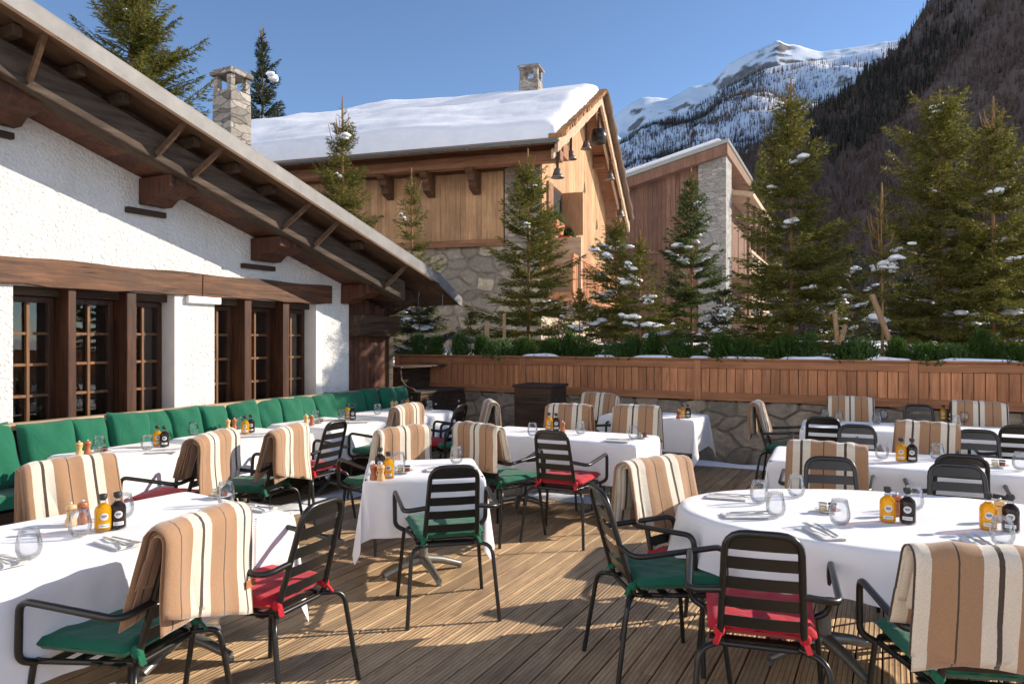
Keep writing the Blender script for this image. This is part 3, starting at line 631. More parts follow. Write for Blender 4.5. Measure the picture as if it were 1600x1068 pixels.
tree(1236, 10.4, 118, 102, 106, 'largest spruce with a tall orange leader right of the grey stone column', snow=13, top_bare=.13, full=.72, tall=1.3)
tree(1190, 42, 225, 44, 107, big=2.6, whorl=.42, dens=.35, label='narrow olive spruce rising behind the balcony side of the far chalet', snow=0, top_bare=.06)
tree(1378, 9.6, 285, 78, 108, 'sparse young spruce with a red-brown leader and leaning stake', snow=18, top_bare=.30, dens=.5, whorl=.24, tall=1.6)
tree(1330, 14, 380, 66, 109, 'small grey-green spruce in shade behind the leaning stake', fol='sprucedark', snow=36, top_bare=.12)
tree(1468, 10.8, 140, 108, 110, 'broad rounded golden-green spruce at the right of the garden', snow=9, top_bare=.12, full=.5, tall=1.8)
tree(1552, 9.6, 150, 100, 111, 'spruce with a forked bare top beside the broad rounded spruce', snow=8, top_bare=.14, full=.72, tall=1.4)
tree(1640, 10.6, 165, 92, 112, 'spruce cut by the right edge of the view', snow=8, full=.7)
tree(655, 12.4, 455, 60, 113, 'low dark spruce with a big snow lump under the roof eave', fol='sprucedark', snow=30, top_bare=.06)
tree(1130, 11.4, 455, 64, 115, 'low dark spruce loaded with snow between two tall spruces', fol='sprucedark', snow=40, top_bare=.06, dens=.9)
tree(905, 12.0, 450, 60, 116, 'low spruce filling the gap below the chalet balcony', fol='spruce', snow=22, top_bare=.10, dens=.8)
tree(205, 14.5, -110, 160, 117, 'tall spruce rising behind the stucco chalet roof, cut by the top edge', zb=2.0, snow=5, group='tall spruces behind the buildings', top_bare=.08, dens=.8, big=1.3)
tree(410, 27, 40, 84, 118, 'dark slim spruce standing behind the chimney', fol='sprucedark', zb=1.5, snow=5, group='tall spruces behind the buildings', top_bare=.06, big=1.9, dens=.55, whorl=.3)
for i, (u, Y, vt, w_, lb) in enumerate([(1295, 12.5, 440, 62, 'low snowy spruce just left of the stakes'), (1425, 12.0, 425, 66, 'low spruce between the sparse spruce and the broad rounded one'), (1515, 11.6, 440, 64, 'low snow-dusted spruce in front of the gap at the right'), (1190, 12.2, 430, 60, 'low dark spruce left of the largest spruce trunk'), (735, 12.6, 492, 44, 'smallest spruce at the foot of the stone chalet wall'), (1600, 12.5, 420, 66, 'low spruce touching the right edge of the view')]):
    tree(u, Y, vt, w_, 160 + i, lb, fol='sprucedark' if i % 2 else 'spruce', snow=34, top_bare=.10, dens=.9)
for i, (u, Y, vt) in enumerate([(1900, 8.6, 150), (2450, 7.2, 60)]):
    tree(u, Y, vt, 110, 130 + i, ['spruce standing just right of the view behind the planter', 'spruce farther right of the view behind the planter'][i], snow=8, full=.7)
# stakes
def stake(u0, v0, u1, v1, Y, wpx, label):
    a = Vector(((u0 - CX) / F * Y, Y, CH + (HY - v0) / F * Y)); c = Vector(((u1 - CX) / F * Y, Y - .15, CH + (HY - v1) / F * Y))
    q = MB(); q.beam(c, a, wpx / F * Y, wpx / F * Y * .8, (0, 1, 0)); tag(q.build('tree_stake', M['stake'], bevel=.004), label, 'stake', 'wooden stakes beside the spruces')
stake(1362, 460, 1392, 562, 9.0, 7, 'leaning square wooden stake beside the sparse spruce, snow on it')
stake(1304, 488, 1303, 560, 9.6, 6, 'thin upright stake left of the leaning stake')
stake(1321, 508, 1300, 556, 9.5, 6, 'short slanted stake crossing the thin upright stake')
stake(761, 502, 762, 560, 11.6, 7, 'short pale stake left of the tall full spruce')
stake(788, 490, 788, 560, 11.6, 5, 'slim stake directly beside the tall full spruce')

# ================================================================ STUCCO CHALET (left)
sc = empty('stucco_chalet', (P0.x, P0.y, 0), ANG_D, 'white stucco chalet with dark timber windows and wide overhanging roof on the left', 'building')
# local frame: x = t along wall, y = -offset (behind is +y), z up
def L3(t, off, z): return (t, -off, z)
def zv(t): return 2.374 + .29 * (1.31 - t)
tA0, tA1 = tw(20), tw(287); tB0, tB1 = tw(335), tw(503); tE = tw(545)
TL = -6.2; zs, zl0, zl1 = .55, 1.975, 2.185
b = MB(); th = .28
def wallbox(t0, t1, z0, z1): b.box(t0, t1, 0, th, z0, z1)
wallbox(TL, tA0, -.3, zl0); wallbox(tA1, tB0, -.3, zl0); wallbox(tB1, tE, -.3, zl0); wallbox(tA0, tA1, -.3, zs); wallbox(tB0, tB1, -.3, zs)
b.prism([(TL, zl0 + .001), (tE, zl0 + .001), (tE, zv(tE) - .40), (TL, zv(TL) - .40)], lambda p, d: (p[0], d, p[1]), 0, th)
b.build('wall', M['stucco'], sc)
q = MB(); q.box(tA1 - .10, tA1 - .002, -.004, .2, zs, zl0 - .001); q.build('plaster_reveal', M['stucco_smooth'], sc)
q = MB(); q.box(tB1 - .10, tB1 - .002, -.004, .2, zs, zl0 - .001); q.build('plaster_reveal', M['stucco_smooth'], sc)
q = MB(); q.box(tw(289), tw(341), -.05, .0, 1.90, 1.972); q.build('plaster_ledge', M['stucco_smooth'], sc, bevel=.012)
tj = tw(311); tl1 = tw(515)
for a, c in ((TL, tj - .003), (tj + .003, tl1)):
    q = MB()
    def lf(s1, s2, a=a, c=c): pass
    n = 26
    for side in (0,): 
        ring = []
        vs = []
        for i in range(n + 1):
            t = a + (c - a) * i / n; w1 = .008 * math.sin(t * 5.1) + .006 * math.sin(t * 13); w2 = .007 * math.sin(t * 6.3 + 1)
            vs += [(t, -.045 + w2 * .5, zl0 - .004 + w1), (t, -.05 + w1 * .5, zl1 + w2), (t, .01, zl1 + w2), (t, .01, zl0 - .004 + w1)]
        fs = [(i * 4 + k, i * 4 + (k + 1) % 4, (i + 1) * 4 + (k + 1) % 4, (i + 1) * 4 + k) for i in range(n) for k in range(4)] + [(3, 2, 1, 0), (n * 4, n * 4 + 1, n * 4 + 2, n * 4 + 3)]
        q.add(vs, fs)
    q.build('lintel', M['lintel'], sc, smooth=30, bevel=.006)
q = MB(); q.box(tA0, tB1, .10, .2, zl0 - .07, zl0 - .002); q.build('head_timber', M['darkwood'], sc)
def mkwindow(t0, t1, nm='window'):
    z0, z1 = zs + .02, zl0 - .075; y = .20; f = .045
    q = MB(); q.box(t0, t0 + f, y - .03, y + .02, z0, z1); q.box(t1 - f, t1, y - .03, y + .02, z0, z1); q.box(t0 + f, t1 - f, y - .03, y + .02, z1 - f, z1); q.box(t0 + f, t1 - f, y - .03, y + .02, z0, z0 + f)
    wn = q.build(nm, M['winframe'], sc, bevel=.004)
    a, c, lo, hi = t0 + f, t1 - f, z0 + f, z1 - f; q = MB(); mx = (a + c) / 2; q.box(mx - .011, mx + .011, y - .024, y + .008, lo, hi)
    for i in range(1, 5):
        zz = lo + (hi - lo) * i / 5; q.box(a, mx - .0112, y - .02, y + .008, zz - .011, zz + .011); q.box(mx + .0112, c, y - .02, y + .008, zz - .011, zz + .011)
    q.build('muntin', M['muntin'], wn)
    q = MB(); q.box(a, c, y + .010, y + .014, lo, hi); q.build('pane', M['windowglass'], wn)
# posts and windows by photo columns (post faces flush with wall)
postsA = [(tw(105), tw(118)), (tw(197), tw(212))]; postsB = [(tw(381), tw(392)), (tw(441), tw(451))]
def bay(t0, t1, posts):
    edges = [t0] + [x for p in posts for x in p] + [t1]
    for i in range(0, len(edges), 2): mkwindow(edges[i] + .003, edges[i + 1] - .003)
    for (a, c) in posts:
        q = MB(); q.box(a, c, -.012, .24, zs, zl0 - .006); q.build('post', M['post'], sc, bevel=.006)
bay(tA0, tA1 - .10, postsA); bay(tB0, tB1 - .10, postsB)
# interior room
q = MB(); q.box(TL, tE, 3.2, 3.25, -.2, 2.6); q.box(TL, tE, .3, 3.2, -.1, .1); q.box(TL, tE, .3, 3.2, 2.2, 2.25); q.box(TL - .02, TL, .3, 3.2, 0, 2.3); q.box(tE - .05, tE - .02, .3, 3.2, 0, 2.3)
q.build('interior', M['interior'], sc)
q = MB(); q.box(tA0 + .1, tA1 - .2, .45, .95, .78, .80); q.box(tB0 + .1, tB1 - .2, .45, .95, .78, .80); q.build('interior_table', M['linen'], sc)
q = MB()
for i in range(10):
    t = tA0 + .2 + i * .16 if i < 7 else tB0 + .15 + (i - 7) * .3
    q.lathe([(.03, .80), (.004, .81), (.004, .88), (.035, .92), (.03, .99)], 10, (t, .6 + .1 * (i % 2), 0))
q.build('interior_glassware', M['glass'], sc)
# corbels
def corbel(t0, t1, ztop, depth, lab=None):
    q = MB(); z = ztop; prof = [(0, 0), (-.10, .0), (-.10, -.05), (-depth * .6, -.09), (-depth * .85, -.10), (-depth, -.06), (-depth, .0)]
    poly = [(.0, z - .17), (-depth * .25, z - .17), (-depth * .45, z - .11), (-depth * .75, z - .10), (-depth, z - .04), (-depth, z + .06), (0, z + .06)]
    q.prism(poly, lambda p, d: (d, p[0], p[1]), t0, t1); q.build('corbel', M['redplank'], sc, bevel=.01)
for (u0, u1, dz) in [(-90, 22, 0), (216, 258, 0), (391, 428, 0), (532, 552, 0)]:
    a, c = tw(u0), tw(u1); zz = zv((a + c) / 2) - .46; corbel(a, c, zz, .42)
    if u1 < 500:
        q = MB(); q.box(tw(u0) - .13 if u0 > 0 else a, c - .02, -.05, 0, zz - .26, zz - .21); q.build('corbel_pad', M['darkwood'], sc, bevel=.006)
# roof slab, soffits, verge beam
def slopebox(q, t0, t1, o0, o1, d0, d1):
    vs = []
    for t in (t0, t1):
        for (o_, d) in ((o0, d0), (o1, d0), (o1, d1), (o0, d1)): vs.append((t, -o_, zv(t) + d))
    q.add(vs, [(0, 1, 2, 3), (7, 6, 5, 4), (0, 4, 5, 1), (1, 5, 6, 2), (2, 6, 7, 3), (3, 7, 4, 0)])
TK = 1.31
q = MB(); slopebox(q, TL, TK, .78, -9, -.10, -.02)
vs = [(TK, -.78, zv(TK) - .10), (TK, 9, zv(TK) - .10), (TK, 9, zv(TK) - .02), (TK, -.78, zv(TK) - .02), (1.83, -.76, 2.02), (1.83, 9, 2.02), (1.83, 9, 2.09), (1.83, -.76, 2.09)]
q.add(vs, [(3, 2, 1, 0), (4, 5, 6, 7), (0, 1, 5, 4), (1, 2, 6, 5), (2, 3, 7, 6), (3, 0, 4, 7)])
rf = q.build('roof', M['soffit'], sc)
q = MB(); slopebox(q, TL, TK, .80, .782, -.112, .012); slopebox(q, TL, TK, .80, -9, .013, .02)
vs = [(TK + .001, -.80, zv(TK) - .13), (TK + .001, -.782, zv(TK) - .13), (TK + .001, -.782, zv(TK) + .012), (TK + .001, -.80, zv(TK) + .012), (1.84, -.80, 1.99), (1.84, -.782, 1.99), (1.84, -.782, 2.11), (1.84, -.80, 2.11)]
q.add(vs, [(3, 2, 1, 0), (4, 5, 6, 7), (0, 1, 5, 4), (1, 2, 6, 5), (2, 3, 7, 6), (3, 0, 4, 7)])
q.build('verge_flashing', M['metalroof'], rf)
q = MB(); slopebox(q, TL, TK - .15, .80, .70, -.135, -.105); q.build('verge_batten', M['soffit'], rf)
q = MB(); slopebox(q, TL, .95, .52, .34, -.44, -.20); q.build('verge_beam', M['greytimber'], sc, bevel=.012)
q = MB(); slopebox(q, TL, .75, .40, .30, -.20, -.11); q.build('upper_beam', M['darkwood'], sc)
q = MB()
t = TL
while t < 1.0:
    slopebox(q, t, t + .148, .34, -.02, -.42 + rs.uniform(-.002, .002), -.395); t += .15
q.build('soffit_boards', M['redplank'], sc)
for (ua, va, ub_, vb) in [(45, 122, 70, 55), (245, 250, 290, 195), (302, 280, 350, 226), (443, 357, 486, 310), (492, 384, 530, 340), (603, 444, 636, 408)]:
    ta = tw(ua, .53); tb = tw(ub_, .76); q = MB(); q.beam((ta, -.53, zv(ta) - .40), (tb, -.77, zv(tb) - .11), .035, .045); q.build('brace', M['soffit'], sc, bevel=.004)
for u in (20, 120, 190, 300, 365, 420, 560):
    t = tw(u, .6); q = MB(); q.box(t - .03, t + .03, -.66, -.38, zv(t) - .20, zv(t) - .12); q.build('rafter_end', M['darkwood'], sc, bevel=.004)
# timber end wall
tF = tw(606); q = MB(); t = tE + .002
while t < tF - .02: q.box(t, t + .10, .02, .06, -.3, zv(t) - .46); t += .104
q.build('plank_wall', M['redplank'], sc)
q = MB(); q.box(tF, tF + .09, -.02, .10, -.3, 1.86); q.build('corner_post', M['greytimber'], sc, bevel=.006)
q = MB(); q.prism([(-.12, 1.60), (.02, 1.60), (.02, 1.86), (-.20, 1.86)], lambda p, d: (d, p[0], p[1]), tE + .01, tF + .04); q.build('bracket_beam', M['darkwood'], sc, bevel=.01)
q = MB(); q.prism([(0, 1.88), (.5, 1.88), (.5, 2.2), (-.3, 2.2), (-.42, 2.05)], lambda p, d: (d, p[0], p[1]), tF - .02, tF + .12); q.build('bracket_beam', M['darkwood'], sc, bevel=.01)
q = MB(); q.box(tF + .02, tF + .06, .1, 8.9, -.3, 2.0); q.box(TL, tF, 8.8, 8.9, -.3, 2.3); q.build('rear_wall', M['redplank'], sc)
# chimney on the roof
cxp = Vector((-3.89, 10.0)); rel = cxp - P0; ct, co = rel.dot(D2), rel.dot(N2)
q = MB(); 
def chim(q, x, y, hw, z0, z1, cap=.5, hw2=None):
    for (s0, zz0, zz1) in ((hw, z0, z1 - cap),): q.prism([(-s0, -s0), (s0, -s0), (s0 * .97, s0), (-s0, s0)], lambda p, d: (x + p[0] * (1.06 if d == z0 else .96), y + p[1] * (1.06 if d == z0 else .96), d), zz0, zz1)
    s = hw * .92; l = hw * .44; za, zb = z1 - cap, z1 - .09
    for sx in (-1, 1):
        for sy in (-1, 1): q.box(x + sx * s - (l if sx > 0 else 0), x + sx * s + (l if sx < 0 else 0), y + sy * s - (l if sy > 0 else 0), y + sy * s + (l if sy < 0 else 0), za, zb)
    q.box(x - hw * 1.12, x + hw * 1.1, y - hw * 1.1, y + hw * 1.12, zb + .001, z1 - .03); q.box(x - hw * .98, x + hw, y - hw, y + hw * .98, z1 - .029, z1)
chim(q, ct, -co, .185, 2.0, 5.27, .30); q.build('chimney', M['chimneystone'], sc, bevel=.012)
# icicles
q = MB()
for i in range(9):
    t = 1.35 + rs.uniform(0, .45); q.tube([(t, -.2 + i * .3 - .5, 2.2 - .2 * (t - 1.3)), (t, -.2 + i * .3 - .5, 2.2 - rs.uniform(.2, .45))], [.012, .001], 6)
q.build('icicle', M['ice'], rf)

# ================================================================ BENCH + CUSHIONS
bench = empty('wall_bench', (P0.x, P0.y, 0), ANG_D, 'long wall bench with green seat pads and a pale wooden back rail under the windows', 'bench')
q = MB(); q.box(-5.6, 1.3, -.13, -.03, .885, .935); q.build('back_rail', M['larchpale'], bench, bevel=.005)
q = MB(); q.box(-5.6, 1.3, -.09, -.03, .30, .884); q.build('backrest', M['darkwood'], bench)
q = MB(); q.box(-5.6, 1.3, -.50, -.091, 0, .37); q.build('base', M['darkwood'], bench)
for i in range(5):
    q = MB(); x0 = -5.6 + i * 1.38
    def sf(a, c, x0=x0):
        A = a * 2 - 1; C = c * 2 - 1; h = .085 * (max(0, 1 - abs(A) ** 10) ** .35) * (max(0, 1 - abs(C) ** 8) ** .4); return (x0 + .69 + A * .685, -.305 + C * .21, .395 + h)
    q.grid(sf, 40, 16); q.build('seat_pad', M['green'], bench, smooth=True)
def pillow_mesh(seed):
    q = MB(); r = random.Random(seed); p1, p2, p3 = r.uniform(0, 6), r.uniform(0, 6), r.uniform(0, 6); n = 22
    for sg in (1, -1):
        def pf(a, c):
            A = a * 2 - 1; C = c * 2 - 1; e = (max(0, 1 - A ** 4) * max(0, 1 - C ** 4)) ** .45
            pin = 1 - .06 * (1 - abs(A * C)) * (A * A + C * C) / 2
            x = A * .225 * pin; z = C * .225 * pin; w_ = .003 * math.sin(6 * A + 3 * C + p1) + .008 * math.sin(5 * math.atan2(C, A) + p2) * (A * A + C * C) * .7
            ed = .005 * math.sin(60 * (A + C) + p3) * (1 if max(abs(A), abs(C)) > .93 else 0)
            return (x, sg * (.075 * e + w_ * e) + ed, z + .225)
        q.grid(pf, n, n, sg < 0)
    return q.mesh('cushion', M['green'], True)
pms = [pillow_mesh(i) for i in range(4)]
pts = [-4.05, -3.68] ; px = [40, 114, 168, 220, 263, 310, 358, 398, 428, 457, 485, 508, 532, 560, 585, 606]
ptl = [tw(u) for u in px]; ptl = [-4.42, -3.98, -3.58, -3.20] + ptl[1:]
for i, t in enumerate(ptl):
    o = link('cushion', pms[i % 4], None, W(t + .04, .215 + .03 * (i % 2), .475)); o.rotation_mode = 'XYZ'
    o.rotation_euler = (R(-14 + rs.uniform(-3, 3)), R(rs.uniform(-5, 5)), ANG_D + R(rs.uniform(-12, 12))); o.scale = (.93 if t < -2.9 else rs.uniform(.72, .84), 1.25, 1.07 + rs.uniform(-.03, .03))
    tag(o, 'square green cushion propped on the wall bench, %s from the left' % ORD[i], 'cushion', 'green cushions lined up on the wall bench')

# ================================================================ COUNTER + CABINET
cb = P(657, 612, .85); co_ = empty('serving_counter', (cb.x, cb.y, 0), ANG_D, 'dark wooden serving counter with a raised shelf in the back left corner', 'counter')
# local x along d, y toward wall
q = MB(); q.box(0, 1.25, 0, .62, 0, .82); q.build('cabinet_body', M['darkwood'], co_, bevel=.006)
q = MB(); q.box(-.03, 1.28, -.03, .64, .821, .85); q.build('worktop', M['greytimber'], co_, bevel=.005)
for x in (.08, .68):
    q = MB(); q.box(x, x + .5, -.018, -.001, .55, .76); dr = q.build('drawer', M['darkwood'], co_, bevel=.004); q = MB(); q.lathe([(0, 0), (.015, .004), (.012, .02), (0, .024)], 10)
    kn = q.build('knob', M['china'], dr); kn.location = (x + .25, -.018, .66); kn.rotation_euler = (R(90), 0, 0)
q = MB(); q.box(.0, 1.25, .60, .63, .851, 1.16); q.build('back_panel', M['darkwood'], co_)
q = MB(); q.box(-.04, 1.28, .30, .66, 1.161, 1.185); q.build('upper_shelf', M['greytimber'], co_, bevel=.004)
for x in (.0, 1.22):
    q = MB(); q.prism([(.60, .851), (.08, .851), (.12, .89), (.24, .92), (.32, 1.0), (.34, 1.16), (.60, 1.16)], lambda p, d: (d, p[0], p[1]), x, x + .03); q.build('scroll_side', M['darkwood'], co_)
cbp = empty('cabinet', (.47, 8.75, 0), math.atan2(E2.y, E2.x), 'dark square wooden cabinet standing against the planter wall', 'cabinet')
q = MB(); q.box(0, .50, -.48, 0, 0, .965); q.build('body', M['darkwood'], cbp, bevel=.006)
q = MB(); q.box(-.02, .52, -.50, .02, .966, 1.0); q.build('top', M['darkwood'], cbp, bevel=.006)
q = MB(); q.box(.05, .45, .001, .012, .08, .86); q.build('door', M['darkwood'], cbp, bevel=.004)

# ================================================================ CHALET 2
c2 = empty('snowy_roof_chalet', (1.0, 16.0, 0), math.atan2(.295, -.955), 'larch and stone chalet with thick snow on its roof and cowbells under the gable', 'building')
c2.scale = (1, 1, 1)
# local: x = w (left along facade), y: rotate(90) of x = (-.295,-.955) => depth = -y
def G(w_, dep, z): return (w_, -dep, z)
def gbox(q, w0, w1, d0, d1, z0, z1): q.box(w0, w1, -d1, -d0, z0, z1)
WD, WC = 1.25, .72
link('stone_facing', stone_mesh('stone_facing', 9.0, 3.6, 330, 140, .52, .06, 9, M['cstone'], lambda x, z, d: (WC + x, -(WD + .02) + d, z + .36)), c2)
q = MB(); gbox(q, WC + .01, 14, WD + .13, WD + .5, 0.2, 3.95); gbox(q, WC, WC + .9, WD + .0, WD + .5, 3.951, 5.75); gbox(q, WC + .001, WC + .5, WD + .51, 9.5, .2, 3.0); q.build('stone_wall', M['stone2'], c2)
q = MB(); x = WC + .92
while x < 13.8: wv_ = rs.uniform(.11, .17); gbox(q, x, x + wv_ - .004, WD - .06 + rs.uniform(-.004, .004), WD, 4.02, 5.68); x += wv_
q.build('board_wall', M['larch'], c2)
q = MB(); gbox(q, WC + .90, 14, WD - .10, WD + .02, 3.86, 4.02); q.build('sill_beam', M['larchx'], c2, bevel=.01)
q = MB(); gbox(q, WC + .93, 14, WD + .01, WD + .3, 4.0, 6.2); q.build('backing_wall', M['larchx'], c2)
q = MB(); gbox(q, .05, 14, .55, .85, 5.68, 5.93); q.build('eave_beam', M['larchx'], c2, bevel=.02)
q = MB(); gbox(q, .05, 14, .86, 1.4, 5.85, 6.2); q.build('eave_board', M['larchx'], c2)
for u in (600, 665, 737, 812):
    k = (u - CX) / F; w_ = (1.0 + .295 * .8 - k * (16 + .955 * .8)) / (.955 + k * .295)
    q = MB(); poly = [(WD - .06, 5.68), (.55, 5.68), (.60, 5.58), (.72, 5.52), (.74, 5.40), (.82, 5.38), (.85, 5.22), (.93, 5.20), (WD - .06, 5.12)]
    q.prism(poly, lambda p, d: (d, -p[0], p[1]), w_ - .1, w_ + .1); q.build('carved_corbel', M['lintel'], c2, bevel=.02)
# gable wall
apd, apz, ez = 5.6, 8.88, 6.07
def zr(dep): return ez + (apz - ez) * (dep / apd if dep <= apd else (2 * apd - dep) / apd)
q = MB(); d = WD + .05
while d < 10.2:
    wv_ = .16; q.prism([(d, 2.9), (d + wv_ - .004, 2.9), (d + wv_ - .004, zr(d + wv_) - .15), (d, zr(d) - .15)], lambda p, x_: (x_, -p[0], p[1]), WC - .03, WC + .25); d += wv_
q.build('gable_boards', M['larch'], c2)
# roof slabs
def roofslab(q, w0, w1, dA, dB, off0, off1):
    vs = []
    for d in (dA, dB):
        for (w_, o_) in ((w0, off0), (w1, off0), (w1, off1), (w0, off1)): vs.append((w_, -d, zr(d) + o_))
    q.add(vs, [(0, 1, 2, 3), (7, 6, 5, 4), (0, 4, 5, 1), (1, 5, 6, 2), (2, 6, 7, 3), (3, 7, 4, 0)])
q = MB(); roofslab(q, .02, 14, 0, apd, -.16, -.02); roofslab(q, .02, 14, apd + .001, 2 * apd + .3, -.16, -.02); r2 = q.build('roof', M['larchx'], c2)
q = MB(); roofslab(q, -.02, .06, 0.02, apd, -.36, -.06); roofslab(q, .10, .16, 0.1, apd, -.52, -.30); roofslab(q, -.02, .06, apd + .002, 2 * apd + .3, -.36, -.06)
roofslab(q, .16, .22, apd + .002, 2 * apd + .2, -.46, -.20); q.build('rake_board', M['larchpale'], r2, bevel=.01)
q = MB()
for i in range(150):
    d = i / 150 * 2 * apd; a = rs.uniform(0, .06); zz = zr(d)
    q.prism([(d, zz - .03), (d + .11, zr(d + .11) - .03), (d + .11, zr(d + .11) + .06 + rs.uniform(0, .04)), (d, zz + .06)], lambda p, x_: (x_, -p[0], p[1]), -.12 - a, .2)
q.build('shingles', M['shingle'], r2)
q = MB(); q.tube([(-.10, -(apd + .02 + i * .3), zr(apd + i * .3) + .02 + .03 * (i % 2)) for i in range(0, 20)], [.10 + .02 * (i % 3) for i in range(20)], 8); q.build('bark_edge', M['bark'], r2, smooth=True)
for dd in (3.4, 7.9, 5.55):
    q = MB(); gbox(q, .02, WC + .1, dd - .1, dd + .1, zr(dd) - .38, zr(dd) - .17); q.build('purlin', M['larchx'], c2, bevel=.01)
    q = MB(); gbox(q, WC - .40, WC + .1, dd - .09, dd + .09, zr(dd) - .55, zr(dd) - .385); q.build('purlin', M['larchx'], c2, bevel=.01)
# gutter
q = MB(); n = 12; x0_, x1_ = -.05, 14
for (xa, xb) in ((x0_, x1_),):
    prof = [(.07 * math.cos(PI + PI * i / 8), .07 * math.sin(PI + PI * i / 8)) for i in range(9)]; prof2 = [(a * .86, b_ * .86) for a, b_ in prof[::-1]]; poly = prof + prof2
    q.prism(poly, lambda p, x_: (x_, .05 + p[0], 6.0 + p[1]), xa, xb)
for i in range(28): q.box(i * .5 + .1, i * .5 + .125, -.03, .13, 5.915, 5.93)
q.build('gutter', M['gutter'], r2, smooth=40)
# snow on roof
def snowroof():
    nw, nd = 120, 60; Wv = np.linspace(0, 1, nw + 1); Dv = np.linspace(0, 1, nd + 1); A, B = np.meshgrid(Wv, Dv, indexing='ij')
    w_ = .0 + A * 14.0; dep = .02 + B * (apd + 1.2); e = np.minimum.reduce([np.clip(A * 14 / .34, 0, 1), np.clip(B * apd / .30, 0, 1)]); e = np.sqrt(1 - (1 - e) ** 2)
    z = np.where(dep <= apd, ez + (apz - ez) * dep / apd, ez + (apz - ez) * (2 * apd - dep) / apd); z = z - np.exp(-((dep - apd) / .5) ** 2) * .08
    dr = vnoise(w_ * .35 + dep * .25, dep * 1.1, 21, 3) - .5; z = z + e * (.44 + .46 * dr + .05 * (vnoise(w_ * 2, dep * 2, 5, 3) - .5)) - .03
    V = np.stack([w_ - .10 * (1 - e) * 0, -dep, z], -1).reshape(-1, 3); nj = nd + 1
    fs = [(i * nj + j, i * nj + j + 1, (i + 1) * nj + j + 1, (i + 1) * nj + j) for i in range(nw) for j in range(nd)]
    return npmesh('roof_snow', V, fs, M['snow'], True)
link('roof_snow', snowroof(), r2)
q = MB(); kx = 2.0; chim(q, kx, -5.0, .30, 8.4, 9.62, .42); q.build('chimney', M['chimneystone'], c2, bevel=.02)
# gable windows, shutters, flower boxes, balcony
def gwin(d0, d1, z0, z1):
    q = MB(); q.prism([(d0, z0), (d1, z0), (d1, z1), (d0, z1)], lambda p, x_: (x_, -p[0], p[1]), WC - .05, WC - .031); wn = q.build('window', M['winframe'], c2)
    q = MB(); q.prism([(d0 + .1, z0 + .1), (d1 - .1, z0 + .1), (d1 - .1, z1 - .1), (d0 + .1, z1 - .1)], lambda p, x_: (x_, -p[0], p[1]), WC - .058, WC - .051); q.build('pane', M['dark'], wn)
gwin(2.3, 3.3, 4.35, 5.5)
q = MB(); q.box(WC - .62, WC - .04, -3.42, -3.36, 4.35, 5.5); q.build('shutter', M['larch'], c2, bevel=.01)
q = MB(); q.prism([(1.75, 4.35), (2.25, 4.35), (2.25, 5.5), (1.75, 5.5)], lambda p, x_: (x_, -p[0], p[1]), WC - .09, WC - .04); q.build('shutter', M['larchx'], c2, bevel=.01)
q = MB(); gbox(q, WC - .8, WC - .04, 1.4, 9.0, 2.55, 2.7); gbox(q, WC - .8, WC - .72, 1.4, 9.0, 3.55, 3.63)
for i in range(38): gbox(q, WC - .78, WC - .74, 1.45 + i * .2, 1.58 + i * .2, 2.7, 3.55)
q.build('balcony', M['panel'], c2)
q = MB(); gbox(q, WC - .85, WC - .05, 2.0, 2.15, 2.7, 4.1); q.build('balcony_post', M['larchpale'], c2)
for (d, z, lab) in ((1.9, 4.2, 'terracotta window box with green leaves, nearer one under the gable window'), (3.4, 4.0, 'terracotta window box with green leaves, farther one under the gable window')):
    p = c2.matrix_basis @ Vector((WC - .22, -d, z)) if False else Vector((1.0 - .955 * (WC - .22) + .295 * d, 16 + .295 * (WC - .22) + .955 * d, z))
    fb = empty('window_box', p, math.atan2(.295, -.955), lab, 'flower box', 'terracotta window boxes')
    q = MB(); vs = []
    for (z_, ex) in ((0, .10), (.28, .15)):
        for (a, c) in ((-1, -1), (1, -1), (1, 1), (-1, 1)): vs.append((a * ex, c * (.38 + ex * .3), z_))
    q.add(vs, [(3, 2, 1, 0), (4, 5, 6, 7), (0, 1, 5, 4), (1, 2, 6, 5), (2, 3, 7, 6), (3, 0, 4, 7)]); q.build('box', M['terracotta'], fb, bevel=.01)
    o = link('plant', jm[3], fb, (0, 0, .24)); o.scale = (1.0, 1.6, 1.3)
# bells
def bell(u, v, sz, mat, lab, Y, vs_):
    zt = CH + (HY - v) / F * Y; root = empty('cowbell', ((u - CX) / F * Y, Y, zt), 0, lab, 'bell', 'cowbells hanging under the gable')
    q = MB(); q.lathe([(0, sz), (sz * .3, sz * .95), (sz * .42, sz * .6), (sz * .55, sz * .2), (sz * .72, 0), (sz * .66, 0), (sz * .35, sz * .6), (0, sz * .85)] if mat != 'bellblack' else [(0, sz), (sz * .42, sz * .92), (sz * .58, sz * .5), (sz * .5, .0), (sz * .45, 0), (0, sz * .8)], 18)
    q.build('bell_body', M[mat], root, smooth=True); q = MB(); L = (v - vs_) / F * Y
    q.box(-.03, .03, -.012, .012, sz * .9, L); q.build('strap', M['darkwood'], root)
bell(871, 278, .22, 'bell', 'grey cowbell hanging lowest, at the near corner of the gable', 16.3, 235)
bell(892, 249, .21, 'bell', 'second grey cowbell from the left under the gable rake', 17.5, 214)
bell(916, 233, .22, 'bell', 'third grey cowbell from the left under the gable rake', 19.0, 192)
bell(935, 224, .42, 'bellblack', 'large black egg-shaped cowbell near the gable peak', 20.4, 178)
bell(953, 281, .24, 'bell', 'grey cowbell hanging on the right-hand rake of the gable', 22.6, 250)
bell(969, 339, .26, 'bell', 'lowest grey cowbell on the right-hand rake of the gable', 24.6, 310)

